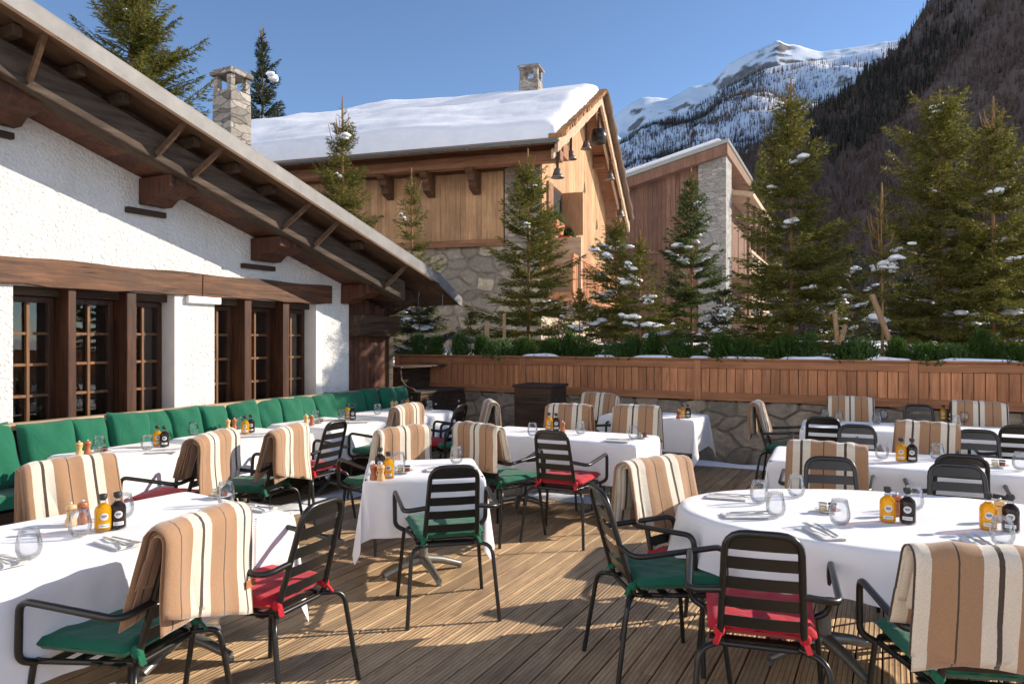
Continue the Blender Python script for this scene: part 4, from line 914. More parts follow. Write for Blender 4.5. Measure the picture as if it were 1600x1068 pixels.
# ================================================================ CHALET 3
c3 = empty('slanted_roof_chalet', (9.0, 30.2, 0), math.atan2(.425, -.905), 'reddish clad chalet with a grey stone column and slanted roof, farther back', 'building')
q = MB()
x = 1.15
while x < 9: q.box(x, x + .19, -.3, 0, .5, 9.2 - .24 * x); x += .2
q.build('board_wall', M['redclad'], c3)
q = MB(); q.box(1.1, 9, -.32, .05, 5.3, 5.45); q.build('band_board', M['redclad'], c3)
q = MB(); q.box(0, 1.14, -1.4, .15, .3, 9.25); q.build('stone_column', M['stone3'], c3)
q = MB(); 
def zc3(x_): return 9.78 - .245 * x_
q.prism([(-.10, zc3(-.10) - .56), (9.5, zc3(9.5) - .56), (9.5, zc3(9.5) - .12), (-.10, zc3(-.10) - .12)], lambda p, d: (p[0], d, p[1]), -7.5, .45); r3 = q.build('roof', M['redclad'], c3)
q = MB(); q.prism([(-.15, zc3(-.15) - .119), (9.5, zc3(9.5) - .119), (9.5, zc3(9.5) + .05), (-.15, zc3(-.15) + .05)], lambda p, d: (p[0], d, p[1]), -7.6, .50); q.build('roof_edge', M['gutter'], r3)
q = MB(); q.prism([(.1, zc3(.1) + .051), (9.5, zc3(9.5) + .051), (9.5, zc3(9.5) + .28), (.3, zc3(.3) + .25)], lambda p, d: (p[0], d, p[1]), -7.4, .4); q.build('roof_snow', M['snow'], r3, bevel=.08)
q = MB(); q.box(.3, .4, -9, -1.4, .3, 8.6); q.build('side_wall', M['redclad'], c3)
q = MB(); q.prism([(-.9, 7.75), (1.1, 8.1), (1.1, 8.3), (-.9, 7.95)], lambda p, d: (p[0], d, p[1]), -11.5, -1.5); q.build('balcony_roof', M['larchpale'], c3)
for fl in (2.6, 4.4):
    q = MB(); q.box(-.8, .3, -9, -1.45, fl - .12, fl); 
    for k in range(5): q.box(-.84, -.78, -9, -1.45, fl + .12 + k * .2, fl + .24 + k * .2)
    for k in range(5): q.box(-.775, -.72, -1.6 - k * 1.8, -1.5 - k * 1.8, fl, fl + 1.15)
    q.build('balcony', M['larchpale'], c3)
for k in range(4):
    q = MB(); q.box(-.70, -.56, -2.1 - k * 2.2, -1.96 - k * 2.2, .3, 7.8); q.build('balcony_post', M['redclad'], c3)

# ================================================================ CHAIRS
def tubeobj(name, pts, r, parent, mat=None, n=8, fr=.05):
    q = MB(); q.tube(fillet(pts, fr), r, n); return q.build(name, mat or M['metal'], parent, smooth=50)
def cushion_mesh(mat, seed=1):
    q = MB(); n = 20
    for sg in (1, -1):
        def cf(a, c):
            A = a * 2 - 1; C = c * 2 - 1; e = (max(0, 1 - abs(A) ** 12) * max(0, 1 - abs(C) ** 12)) ** .28
            x = A * (.205 + .01 * C); y = C * .215; d = .0035 * math.sin(11 * A + seed) * math.sin(9 * C + seed * 2)
            return (x, y + .012, .456 + sg * (.025 * e) + (d + .004 * (1 - A * A) * (1 - C * C)) * (1 if sg > 0 else 0) + .01)
        q.grid(cf, n, n, sg < 0)
    for sx in (-1, 1):          # ties round the rear posts
        q.lathe([(.015, -.018), (.021, -.008), (.021, .010), (.015, .018)], 10, (sx * .152, -.212, .458)); q.beam((sx * .152, -.225, .455), (sx * .165, -.25, .42), .022, .006)
    return q.mesh('seat_cushion', mat, 60)
def make_chair():
    root = empty('armchair'); 
    tubeobj('back_frame', [(-.150, -.205, .415), (-.128, -.335, .865), (.128, -.335, .865), (.150, -.205, .415)], .0135, root, fr=.075)
    def by(z): return -.205 - .13 * (z - .415) / .45
    for (z0, z1) in ((.80, .858), (.724, .772), (.644, .692), (.566, .612), (.486, .532)):
        q = MB(); n = 8; hw0 = .150 - .022 * (z0 - .415) / .45; hw1 = .150 - .022 * (z1 - .415) / .45
        if z1 > .85: hw1 -= .03
        for sy in (0,):
            vs = []
            for i in range(n + 1):
                a = i / n * 2 - 1; cv = -.012 * (1 - a * a)
                for (hw, z, y) in ((hw0, z0, 0), (hw1, z1, 0), (hw1, z1, .004), (hw0, z0, .004)): vs.append((a * hw, by(z) + cv * .6 + y, z))
            q.add(vs, [(i * 4 + k, i * 4 + (k + 1) % 4, (i + 1) * 4 + (k + 1) % 4, (i + 1) * 4 + k) for i in range(n) for k in range(4)] + [(3, 2, 1, 0), (n * 4, n * 4 + 1, n * 4 + 2, n * 4 + 3)])
        q.build('slat', M['metal'], root, smooth=30)
    for s in (-1, 1):
        tubeobj('armrest', [(s * .141, -.27, .635), (s * .265, -.245, .615), (s * .282, .165, .650), (s * .278, .175, .435), (s * .215, .165, .405)], .0135, root, fr=.05)
        tubeobj('leg', [(s * .225, .165, .41), (s * .262, .205, .0)], .0115, root)
        tubeobj('leg', [(s * .135, -.20, .415), (s * .225, -.262, .405), (s * .255, -.325, .0)], .0115, root, fr=.07)
    tubeobj('seat_frame', [(-.14, -.205, .41), (-.215, .16, .41), (-.19, .225, .41), (.19, .225, .41), (.215, .16, .41), (.14, -.205, .41), (-.14, -.205, .41)], .0115, root, fr=.03)
    q = MB()
    for i in range(5): q.box(-.19 + i * .0, .19, -.17 + i * .085, -.13 + i * .085, .408, .416)
    q.build('seat_base', M['metal'], root)
    link('seat_cushion', None, root) if False else None
    return root
chair0 = make_chair(); chair_kids = KIDS(chair0); chair0_used = False
cm = {'green': cushion_mesh(M['green'], 1), 'red': cushion_mesh(M['red'], 2)}
def place_chair(x, y, a, colour, label):
    """a: facing, degrees clockwise from +Y; (x, y) = plan point under the TOP of the backrest"""
    global chair0_used
    if not chair0_used: root = chair0; chair0_used = True
    else:
        root = chair0.copy(); COL.objects.link(root)
        for ch in chair_kids: c = ch.copy(); c.parent = root; COL.objects.link(c)
    f = Vector((math.sin(R(a)), math.cos(R(a)))); p = Vector((x, y)) + f * .33
    root.location = (p.x, p.y, 0); root.rotation_euler = (0, 0, -R(a)); tag(root, label, 'chair', 'black slatted metal armchairs')
    if colour: link('seat_cushion', cm[colour], root)
    return root

# blankets --------------------------------------------------------------
def blanket_mesh(seed, wid=.50, fdrop=.33, bdrop=.40, layers=3, ph=0.0, lab=False):
    r = random.Random(seed); V = []; Fc = []; UV = []
    nx, npth = 26, 34
    for k in range(layers):
        off = .007 + .0125 * k; th_ = .0115; fd = fdrop - .030 * (layers - 1 - k) * r.uniform(.2, 1.2) + r.uniform(-.01, .01); bd = bdrop - .03 * (layers - 1 - k) * r.uniform(.2, 1.2)
        dx = r.uniform(-.015, .015); ww = wid * (1 - .02 * (layers - 1 - k)); p1, p2, p3 = r.uniform(0, 6), r.uniform(0, 6), r.uniform(0, 6); skew = r.uniform(-.02, .02)
        wa, wb, wc = r.uniform(.3, 1.0), r.uniform(0, 6), r.uniform(0, 6)
        def path(s, x):                       # s 0..1 back-bottom -> over -> front-bottom ; returns y,z,ny,nz
            Rr = .018 + off; yc, zc = -.335, .868; Lb, Lf = bd + skew * x * 4, fd - skew * x * 3; La = PI * Rr; tot = Lb + La + Lf; d = s * tot
            if d < Lb:
                q = (Lb - d); y = yc - Rr - .006 * math.sin(q * 12 + p1) * min(1, q * 5) - .05 * max(0, q - .1) * .3; z = zc - q; return y, z, -1, 0
            if d < Lb + La:
                a = PI - (d - Lb) / Rr; return yc + Rr * math.cos(a), zc + Rr * math.sin(a), math.cos(a), math.sin(a)
            q = d - Lb - La; sl = .27; cs = math.cos(math.atan(sl)); y = yc + Rr + q * sl * cs * .95; z = zc - q * cs; return y, z, .96, .27
        for side in (0, 1):
            b0 = len(V)
            for j in range(npth + 1):
                s = j / npth
                for i in range(nx + 1):
                    a = i / nx * 2 - 1; x = a * ww / 2 + dx; y, z, ny, nz = path(s, a)
                    wv_ = .013 * wa * math.sin(a * 4.2 + wb + s * 2.5) * abs(s * 2 - 1) + .006 * math.sin(a * 9 + wc + s * 4) * abs(s * 2 - 1) + .003 * math.sin(a * 13 + p3)
                    edge = 1 - max(0, (abs(a) - .93) / .07) ** 2
                    ee = min(1, s * 30, (1 - s) * 30); t_ = th_ * .5 * (.25 + .75 * math.sqrt(max(0, edge)) * ee ** .5) * (1 if side else -1)
                    droop = -.012 * max(0, abs(a) - .6) / .4 * (1 if abs(s - .5) < .3 else 0)
                    x2 = x * (1 + .03 * abs(2 * s - 1)) 
                    V.append((x2, y + ny * (t_ + wv_), z + nz * (t_ + wv_) + droop)); UV.append(((x + ph) / .25, s))
            q = lambda i, j: b0 + j * (nx + 1) + i
            for j in range(npth):
                for i in range(nx):
                    f = (q(i, j), q(i + 1, j), q(i + 1, j + 1), q(i, j + 1)); Fc.append(f if not side else f[::-1])
            if side:                          # close the rim
                c0 = b0 - (npth + 1) * (nx + 1); p = lambda i, j: c0 + j * (nx + 1) + i
                for j in range(npth):
                    Fc.append((p(0, j), p(0, j + 1), q(0, j + 1), q(0, j))); Fc.append((p(nx, j + 1), p(nx, j), q(nx, j), q(nx, j + 1)))
                for i in range(nx):
                    Fc.append((p(i + 1, 0), p(i, 0), q(i, 0), q(i + 1, 0))); Fc.append((p(i, npth), p(i + 1, npth), q(i + 1, npth), q(i, npth)))
    me = npmesh('blanket', V, Fc, M['wool'], True); uvl = me.uv_layers.new(name='UVMap'); li = np.zeros(len(me.loops), np.int32); me.loops.foreach_get('vertex_index', li)
    uvl.data.foreach_set('uv', np.array(UV, np.float32)[li].ravel()); return me
bms = [blanket_mesh(i, w_, fd, bd, 3 + (i % 3 == 1), p_) for i, (w_, fd, bd, p_) in enumerate([(.50, .27, .335, .02), (.46, .28, .30, .11), (.50, .24, .325, .17), (.47, .31, .30, .06), (.44, .26, .36, .21), (.49, .33, .27, .135), (.46, .22, .34, .08), (.51, .29, .31, .19), (.45, .30, .33, .04)])]
bms.append(blanket_mesh(77, .64, .24, .32, 3, .0275))
bl_used = {}
def blanket(ch, k, label, sx=1.0, flip=False):
    root = empty('wool_blanket', ch.location, ch.rotation_euler.z, label, 'blanket', 'striped wool blankets over the chairs')
    if k in bl_used: k = [j for j in range(9) if j not in bl_used or bl_used[j] < 2][0]
    bl_used[k] = bl_used.get(k, 0) + 1
    o = link('throw', bms[k], root); o.scale = (sx * (-1 if flip else 1), 1, 1); o.location = (rs.uniform(-.012, .012), 0, .002); o.rotation_euler = (0, R(rs.uniform(-2.5, 2.5)), R(rs.uniform(-2, 2)))
    return root
def bt(u, v, z=.865): p = P(u, v, z); return p.x, p.y

C = {}
def ch(key, pos, a, col, lab): C[key] = place_chair(pos[0], pos[1], a, col, lab)
ch(1, (-1.17, 2.66), -75, 'green', 'green-cushioned armchair in the left foreground, under a striped blanket')
ch(0, bt(710, 729), -14, 'green', 'green-cushioned armchair with bare back alone in front of the small square table')
ch(2, bt(506, 784), -66, 'red', 'red-cushioned armchair with bare back at the corner of the front left table')
ch(3, (-2.40, 3.90), 127, 'green', 'armchair on the far side of the front left table, back hidden by a blanket')
ch(4, bt(334, 675, .925), -78, 'red', 'red-cushioned armchair with a blanket at the first table from the left along the bench')
ch(5, bt(452, 663, .925), -76, 'green', 'green-cushioned armchair with a blanket at the second table along the bench')
ch(6, bt(526, 659), -64, 'red', 'red-cushioned armchair with bare back left of the small square table')
ch(7, bt(638, 637, .89), -64, 'green', 'armchair under a looped blanket facing the fourth bench table')
ch(8, bt(634, 664, .925), -42, 'green', 'green-cushioned armchair with a flat-hung blanket right behind the small square table')
ch(9, bt(742, 659, .925), 42, 'green', 'green-cushioned armchair with a blanket turned toward the long centre table')
ch(10, bt(861, 674), 25, 'red', 'red-cushioned armchair with bare slatted back in front of the long centre table')
ch(11, (.575, 7.15), 205, 'green', 'armchair with a blanket behind the oil bottles of the long centre table')
ch(12, bt(934, 614, .925), 207, 'green', 'armchair with a blanket left behind the small shaded table by the wall')
ch(13, (1.20, 6.90), 207, 'red', 'armchair with a blanket at the right end behind the long centre table')
ch(14, bt(884, 632), 118, 'green', 'bare-backed armchair mostly hidden left of the small shaded table')
ch(15, bt(766, 624, .925), -100, 'green', 'armchair with a looped blanket just left of the dark cabinet')
ch(16, bt(721, 633), -66, 'red', 'small bare-backed armchair with red cushion at the fourth bench table')
ch(17, (.40, 3.36), 80, 'green', 'green-cushioned armchair seen side-on left of the oval table')
ch(18, bt(1192, 834), 17, 'red', 'red-cushioned armchair with bare back in the front, nearest to the viewer')
ch(19, bt(1022, 713, .925), 143, 'red', 'red-cushioned armchair with a blanket at the far left of the oval table')
ch(20, bt(1297, 716), 197, 'red', 'bare-backed armchair at the far side of the oval table, before the wide blanket')
ch(21, (1.95, 4.52), 27, 'green', 'armchair under the wide flat blanket at the near side of the middle right table')
ch(22, bt(1503, 712), 25, 'green', 'darker bare-backed armchair standing just behind another bare-backed one, by the middle right table')
ch(23, bt(1494, 726), 200, 'green', 'bare-backed armchair at the far right of the oval table, in front of a darker one')
ch(25, bt(1286, 652), 25, 'green', 'dark bare-backed armchair at the near left of the back right table')
ch(26, bt(1339, 665), 205, 'red', 'bare-backed armchair left of the tall striped blanket on the middle right table')
ch(27, bt(1442, 657, .925), 25, 'red', 'armchair under a wide striped blanket between the middle and back right tables')
ch(28, bt(1527, 673), 205, 'green', 'bare-backed armchair at the far side of the middle right table, near the right edge')
ch(29, bt(1594, 666), 25, 'green', 'dark bare-backed armchair cut by the right edge at the back right table')
ch(30, (3.74, 7.92), 205, 'green', 'armchair with a blanket against the stone wall, left one at the back right table')
ch(31, (4.30, 7.62), 205, 'green', 'bare-backed armchair between two blankets at the back of the back right table')
ch(32, (4.72, 7.32), 205, 'green', 'armchair with a blanket against the stone wall at the right edge')
ch(33, bt(1183, 632, .88), 118, 'green', 'green-cushioned armchair with a looped blanket at the left end of the back right table')
ch(34, (1.53, 2.22), 9, 'green', 'armchair in the right foreground hidden under a large striped blanket')
bl1 = blanket(C[1], 0, 'camel and cream striped blanket with leather tag in the left foreground')
q = MB(); q.box(-.245, -.195, -.412, -.405, .53, .565)
blanket(C[3], 3, 'striped blanket on the far side of the front left table', .98)
blanket(C[4], 1, 'striped blanket over the red-cushioned chair near the first bench table', 1.02, True)
blanket(C[5], 1, 'striped blanket over the green-cushioned chair near the second bench table', 1.0)
blanket(C[7], 3, 'looped striped blanket at the fourth bench table, behind the flat-hung one', .9)
blanket(C[8], 0, 'flat-hung striped blanket directly behind the small square table', .88, True)
blanket(C[9], 2, 'striped blanket with folded right end behind the right corner of the small square table', .92)
blanket(C[11], 0, 'striped blanket behind the bottles of the long centre table', 1.0)
blanket(C[12], 1, 'small shaded striped blanket beside the cabinet, farthest in the centre', .95)
blanket(C[13], 2, 'striped blanket at the right end behind the long centre table', 1.0, True)
blanket(C[15], 3, 'looped striped blanket lit by the sun just left of the dark cabinet', 1.0)
blanket(C[19], 1, 'striped blanket with long hanging folds at the far left of the oval table', 1.05, True)
blanket(C[21], 0, 'wide flat striped blanket behind the bare chair at the oval table', 1.0)
blanket(C[27], 1, 'upright striped blanket between the middle and back right tables', .95, True)
blanket(C[30], 2, 'striped blanket against the stone wall, left one of the back right table', .9)
blanket(C[32], 0, 'striped blanket against the stone wall near the right edge', .95)
blanket(C[33], 3, 'looped striped blanket standing alone left of the back right table', .85)
blanket(C[34], 9, 'very large striped blanket filling the lower right corner')
# leather tag of the front blanket, stitched edge
th0 = KIDS(bl1)[0]; q = MB(); q.box(-.028, .028, -.003, 0, -.016, .016); o = q.build('leather_tag', M['leather'], th0, bevel=.001); o.location = (.19, -.410, .595)
q = MB()
for i in range(30): q.box(.232, .248, -.3995, -.397, .575 + i * .009, .5775 + i * .009)
q.build('edge_stitching', M['stitch'], th0)

# ================================================================ TABLES + CLOTHS
HT = .71
KS = (CH - HT) / .81          # plan positions were read for a 0.75 m top
def pedestal(root, x, y, rot=0, arm=.27):
    q = MB(); q.tube([(x, y, .07), (x, y, .70)], .032, 14); q.build('column', M['alu'], root, smooth=50)
    for k in range(4):
        a = rot + k * PI / 2; c, s = math.cos(a), math.sin(a); q = MB(); q.tube([(x, y, .10), (x + c * arm * .5, y + s * arm * .5, .075), (x + c * arm, y + s * arm, .028)], [.034, .026, .020], 8); q.lathe([(.018, 0), (.018, .02)], 10, (x + c * arm, y + s * arm, 0))
        q.build('foot', M['alu'], root, smooth=50)
def table(c, L, Wd, ang, label, cl_label, drop=.36, nped=1, seed=0, flare=.015):
    """rectangular table: c centre, L along local x (angle ang deg from +X), Wd along local y"""
    c = (c[0] * KS, c[1] * KS); L *= KS; Wd *= KS
    root = empty('table', (c[0], c[1], 0), R(ang), label, 'table'); q = MB(); q.box(-L / 2, L / 2, -Wd / 2, Wd / 2, HT - .035, HT - .008); q.build('tabletop', M['darkwood'], root, bevel=.006)
    for i in range(nped): pedestal(root, 0 if nped == 1 else (-L / 2 + .3 + i * (L - .6) / (nped - 1)), 0, R(20))
    r = random.Random(seed); p1, p2, p3 = [r.uniform(0, 6) for _ in range(3)]
    st = .035; ex = L / 2 + drop; ey = Wd / 2 + drop; nx = int(2 * ex / st); ny = int(2 * ey / st); rd = .012
    def cf(a, b):
        x = (a * 2 - 1) * ex; y = (b * 2 - 1) * ey; hx, hy = L / 2, Wd / 2; ox = max(0, abs(x) - hx); oy = max(0, abs(y) - hy); sx = 1 if x > 0 else -1; sy = 1 if y > 0 else -1
        bx = sx * min(abs(x), hx); by_ = sy * min(abs(y), hy)
        if ox == 0 and oy == 0: return (x, y, HT + .0015 * math.sin(x * 9 + p1) * math.sin(y * 8 + p2) + .0022 * math.exp(-(min(abs(x - .02), abs(abs(x) - .34)) / .012) ** 2) + .0022 * math.exp(-(y / .012) ** 2))
        rho = math.hypot(ox, oy); phi = math.atan2(oy, ox); s2 = math.sin(2 * phi)
        per = (y if oy == 0 else (x if ox == 0 else 0)); edg = max(0, 1 - ((hy - abs(y)) if oy == 0 else (hx - abs(x))) / .2); rip = .014 * math.sin(per * 9 + p1 + sx * 2 + sy) + .007 * math.sin(per * 21 + p3) + .020 * edg * math.sin(per * 34 + p2)
        rip = abs(rip) * min(1, rho / .3) * (1 - abs(s2))
        if ox > 0 and oy > 0: out = rho * (flare + .11 * s2 ** 1.5); wob = .04 * math.sin(6 * phi + p2) * rho / drop
        else: out = rho * flare + rip; wob = 0
        out += rd * min(1, rho / rd); dz = math.sqrt(max(0, rho * rho - (rho * .2) ** 2)) if rho > 0 else 0
        nxv = math.cos(phi) * sx; nyv = math.sin(phi) * sy
        return (bx + nxv * out - nyv * wob, by_ + nyv * out + nxv * wob, HT - dz + (.004 if rho < rd else .004))
    # non-uniform: keep seams on table edges
    q = MB(); q.grid(cf, nx, ny); cl = q.build('tablecloth', M['linen'], None, smooth=True); cl.location = (c[0], c[1], 0); cl.rotation_euler = (0, 0, R(ang)); tag(cl, cl_label, 'tablecloth', 'white tablecloths')
    md = cl.modifiers.new('s', 'SUBSURF'); md.levels = 1; md.render_levels = 1
    return root
def corner_table(near, angdeg, L, Wd, *a, sgn=(1, 1), **k):
    x = Vector((math.cos(R(angdeg)), math.sin(R(angdeg)))); y = Vector((-x.y, x.x)); c = Vector(near) + x * L / 2 * sgn[0] + y * Wd / 2 * sgn[1]; return table(c, L, Wd, angdeg, *a, **k)
AD = math.degrees(ANG_D)
# front left: corner B, runs back-left toward viewer
corner_table((-1.035, 3.39), 56.0, 1.85, .86, 'long table under a white cloth in the left foreground', 'white tablecloth on the long front left table', sgn=(-1, 1), drop=.40, nped=2, seed=1)
def bench_table(t0, t1, d0, d1, lab, cl, seed):
    c = P0 + D2 * (t0 + t1) / 2 + N2 * (d0 + d1) / 2; table(c, t1 - t0, d1 - d0, AD, lab, cl, drop=.34, seed=seed)
bench_table(-3.42, -2.62, .64, 1.33, 'first table from the left along the green bench', 'white tablecloth on the first table from the left along the bench', 2)
bench_table(-2.45, -1.58, .64, 1.36, 'second table from the left along the green bench', 'white tablecloth on the second table from the left along the bench', 3)
bench_table(-1.36, -.58, .60, 1.38, 'third table from the left along the green bench', 'white tablecloth on the third table from the left along the bench', 4)
bench_table(-.30, .60, .60, 1.45, 'fourth table along the green bench, nearest the dark counter', 'white tablecloth on the bench table nearest the dark counter', 5)
table((-.565, 4.575), .70, .64, 9, 'small square table on a four-footed metal pedestal in the middle of the deck', 'white tablecloth with hanging corners on the small square table', drop=.38, seed=6, flare=.0)
EA = math.degrees(math.atan2(-E2.y, -E2.x))
corner_table((.95, 5.55), EA, 1.45, .62, 'long centre table on two metal pedestals behind the red-cushioned chair', 'white tablecloth on the long centre table', sgn=(-1, 1), drop=.36, nped=2, seed=7)
corner_table((1.82, 7.23), EA, 1.0, .66, 'small shaded table by the stone planter wall', 'bluish white tablecloth on the small shaded table by the stone wall', sgn=(-1, 1), drop=.36, seed=8)
corner_table((1.73, 4.85), -24, 2.1, .72, 'middle right table between the oval table and the back right table', 'white tablecloth on the middle right table', sgn=(1, 1), drop=.34, nped=2, seed=9)
corner_table((2.66, 6.62), -23.5, 2.7, .78, 'back right table in front of the planter wall', 'white tablecloth on the back right table', sgn=(1, 1), drop=.34, nped=2, seed=10)
# oval table
OV = (1.78 * KS, 3.27 * KS); OA, OB, OT = .99 * KS, .59 * KS, R(-17)
root = empty('oval_table', (OV[0], OV[1], 0), OT, 'large oval table under a white cloth in the right foreground', 'table')
q = MB(); n = 48
def ell(a, A_, B_): return (A_ * math.cos(a), B_ * math.sin(a))
q.prism([ell(2 * PI * i / n, OA, OB) for i in range(n)], lambda p, d: (p[0], p[1], d), HT - .035, HT - .008); q.build('tabletop', M['darkwood'], root)
pedestal(root, -.35, 0, R(30), .3); pedestal(root, .35, 0, R(30), .3)
q = MB()
def ov(a, b):
    th = a * 2 * PI; s = b * 1.6
    if s <= 1: x, y = ell(th, OA * s, OB * s); return (x, y, HT + .001 * math.sin(x * 8) * math.sin(y * 7))
    k = (s - 1) / .6; nx_, ny_ = math.cos(th) / OA, math.sin(th) / OB; l = math.hypot(nx_, ny_); nx_ /= l; ny_ /= l; x, y = ell(th, OA, OB)
    drop = .20 + .05 * math.sin(th * 4 + 1.2) ** 2
    o_ = .012 * min(1, k * 8) + k * .05 + k * .020 * math.sin(th * 17 + 1) + k * .010 * math.sin(th * 31)
    return (x + nx_ * o_, y + ny_ * o_, HT - k * drop)
q.grid(ov, 180, 40); cl = q.build('tablecloth', M['linen'], None, smooth=True); cl.location = (OV[0], OV[1], .002); cl.rotation_euler = (0, 0, OT)
tag(cl, 'white tablecloth on the large oval table in the right foreground', 'tablecloth', 'white tablecloths')

# ================================================================ TABLEWARE
def lathe_obj(name, prof, mat, parent, n=24, sm=50):
    q = MB(); q.lathe(prof, n); return q.build(name, mat, parent, smooth=sm)
def lathe_mesh(name, prof, mat, n=24): q = MB(); q.lathe(prof, n); return q.mesh(name, mat, True)
glass_me = lathe_mesh('water_glass', [(0, .003), (.026, .002), (.037, .012), (.045, .036), (.045, .058), (.039, .088), (.033, .115), (.0322, .115), (.0382, .088), (.044, .058), (.044, .036), (.036, .015), (.02, .009), (0, .009)], M['glass'])
TZ = HT + .006
def glassware(u, v, lab, s=1.0):
    p = P(u, v, HT); o = link('water_glass', glass_me, None, (p.x, p.y, TZ)); o.rotation_euler = (0, 0, rs.uniform(0, 6)); o.scale = (s, s, s); tag(o, lab, 'glass', 'stemless water glasses')
def make_bottle(mat):
    root = empty('bottle')
    lathe_obj('body', [(0, .002), (.028, .002), (.033, .007), (.034, .02), (.034, .088), (.030, .103), (.018, .115), (.0125, .120)], M[mat], root)
    lathe_obj('base_glass', [(.0345, .0), (.0350, .004), (.0350, .012), (.0342, .013)], M['glass'], root)
    lathe_obj('neck', [(.0135, .116), (.0125, .138)], M['glass'], root)
    lathe_obj('stopper', [(.012, .134), (.012, .140), (.017, .141), (.0175, .158), (.016, .160), (0, .160)], M['cork'], root)
    q = MB()
    def lb(r_, a0, z0, hw, hh, round_): 
        n = 12
        def f(a, b):
            A = a * 2 - 1; B = b * 2 - 1
            if round_: kx = math.sqrt(max(0, 1 - B * B)); A *= kx
            th = a0 + A * hw / r_; return (r_ * math.sin(th), -r_ * math.cos(th), z0 + B * hh)
        q.grid(f, n, n)
    lb(.0347, 0, .066, .017, .0165, True); lb(.0347, 0, .026, .022, .008, False); q.build('label', M['paper'], root, smooth=True)
    q = MB(); lb(.0350, 0, .071, .010, .0016, False); lb(.0350, 0, .0665, .011, .0022, False); lb(.0350, 0, .061, .007, .001, False); lb(.0350, 0, .026, .016, .0012, False); q.build('label_print', M['ink'], root)
    return root
botproto = {}
def bottle(u, v, kind, lab, rot=0, s=1.0):
    mat = {'oil': 'oil', 'vinegar': 'vinegar'}[kind]
    if kind not in botproto: botproto[kind] = (make_bottle(mat),); b_ = botproto[kind][0]; botproto[kind] = (b_, KIDS(b_))
    else:
        b_ = botproto[kind][0].copy(); COL.objects.link(b_)
        for c in botproto[kind][1]: d = c.copy(); d.parent = b_; COL.objects.link(d)
    p = P(u, v, HT); b_.location = (p.x, p.y, TZ); b_.rotation_euler = (0, 0, math.atan2(-p.x, p.y) + rot); b_.scale = (s, s, s); b_.name = kind + '_bottle'
    tag(b_, lab, 'bottle', 'oil and vinegar bottles')
def make_mill(mat):
    root = empty('pepper_mill'); lathe_obj('body', [(0, 0), (.024, 0), (.025, .006), (.024, .02), (.017, .04), (.017, .05), (.022, .064), (.022, .068), (.012, .070)], M[mat], root)
    lathe_obj('head', [(.015, .0705), (.023, .073), (.024, .082), (.020, .092), (.008, .095)], M[mat], root); lathe_obj('knob', [(.004, .094), (.007, .100), (.005, .106), (0, .108)], M['steel'], root, 10); return root
milproto = {}
def mill(u, v, dark, lab):
    k = 'milldark' if dark else 'millight'
    if k not in milproto: m_ = make_mill(k); milproto[k] = (m_, KIDS(m_))
    else:
        m_ = milproto[k][0].copy(); COL.objects.link(m_)
        for c in milproto[k][1]: d = c.copy(); d.parent = m_; COL.objects.link(d)
    p = P(u, v, HT); m_.location = (p.x, p.y, TZ); tag(m_, lab, 'pepper mill', 'wooden pepper and salt mills')
def make_saucer():
    root = empty('saucer'); lathe_obj('dish', [(0, .002), (.035, .002), (.060, .011), (.0605, .013), (.035, .006), (0, .006)], M['china'], root, 28); return root
def jarset(u, v, lab):
    p = P(u, v, HT); o = make_saucer(); o.location = (p.x, p.y, TZ); tag(o, 'white saucer holding small jars ' + lab, 'saucer', 'saucers with small jars')
    for k, (dx, dy, mt, nm) in enumerate(((-.022, .004, 'butter', 'pale'), (.022, -.004, 'jam', 'red'))):
        j = empty('small_jar', (p.x + dx, p.y + dy, TZ + .007), 0, 'small %s-filled glass jar on the saucer %s' % (nm, lab), 'jar', 'small jars on saucers')
        lathe_obj('filling', [(0, .001), (.017, .001), (.017, .022), (0, .022)], M[mt], j, 16); lathe_obj('jar_glass', [(.0185, 0), (.019, .03), (.0175, .030)], M['glass'], j, 16); lathe_obj('lid', [(.0195, .0302), (.0195, .037), (0, .038)], M['cork' if k else 'steel'], j, 16)
def napkin_mesh():
    q = MB(); n = 14
    for k in range(3):
        def nf(a, b, k=k):
            x = (a - .5) * (.21 - .004 * k); y = (b - .5) * (.105 - .003 * k); return (x, y, .003 + .0035 * k + .002 * math.sin(a * 9 + k) * math.sin(b * 5) + (.004 * max(0, b - .7)) - (.0035 if (a in (0, 1) or b in (0, 1)) else 0))
        q.grid(nf, n, 8)
    return q.mesh('napkin', M['napkin'], True)
napme = napkin_mesh()
def fork_mesh():
    q = MB(); q.beam((-.095, 0, .004), (.02, 0, .006), .010, .003); q.beam((.02, 0, .006), (.045, 0, .004), .014, .003); q.box(.045, .055, -.012, .012, .003, .0055)
    for k in range(4): q.beam((.055, -.0105 + k * .007, .004), (.098, -.0105 + k * .007, .007), .0035, .0022)
    return q.mesh('fork', M['steel'], False)
def knife_mesh():
    q = MB(); q.beam((-.11, 0, .004), (.0, 0, .005), .011, .005); q.prism([(0, -.007), (.09, -.008), (.11, .004), (.0, .008)], lambda p, d: (p[0], p[1], d), .003, .0045); return q.mesh('knife', M['steel'], False)
fme, kme = fork_mesh(), knife_mesh()
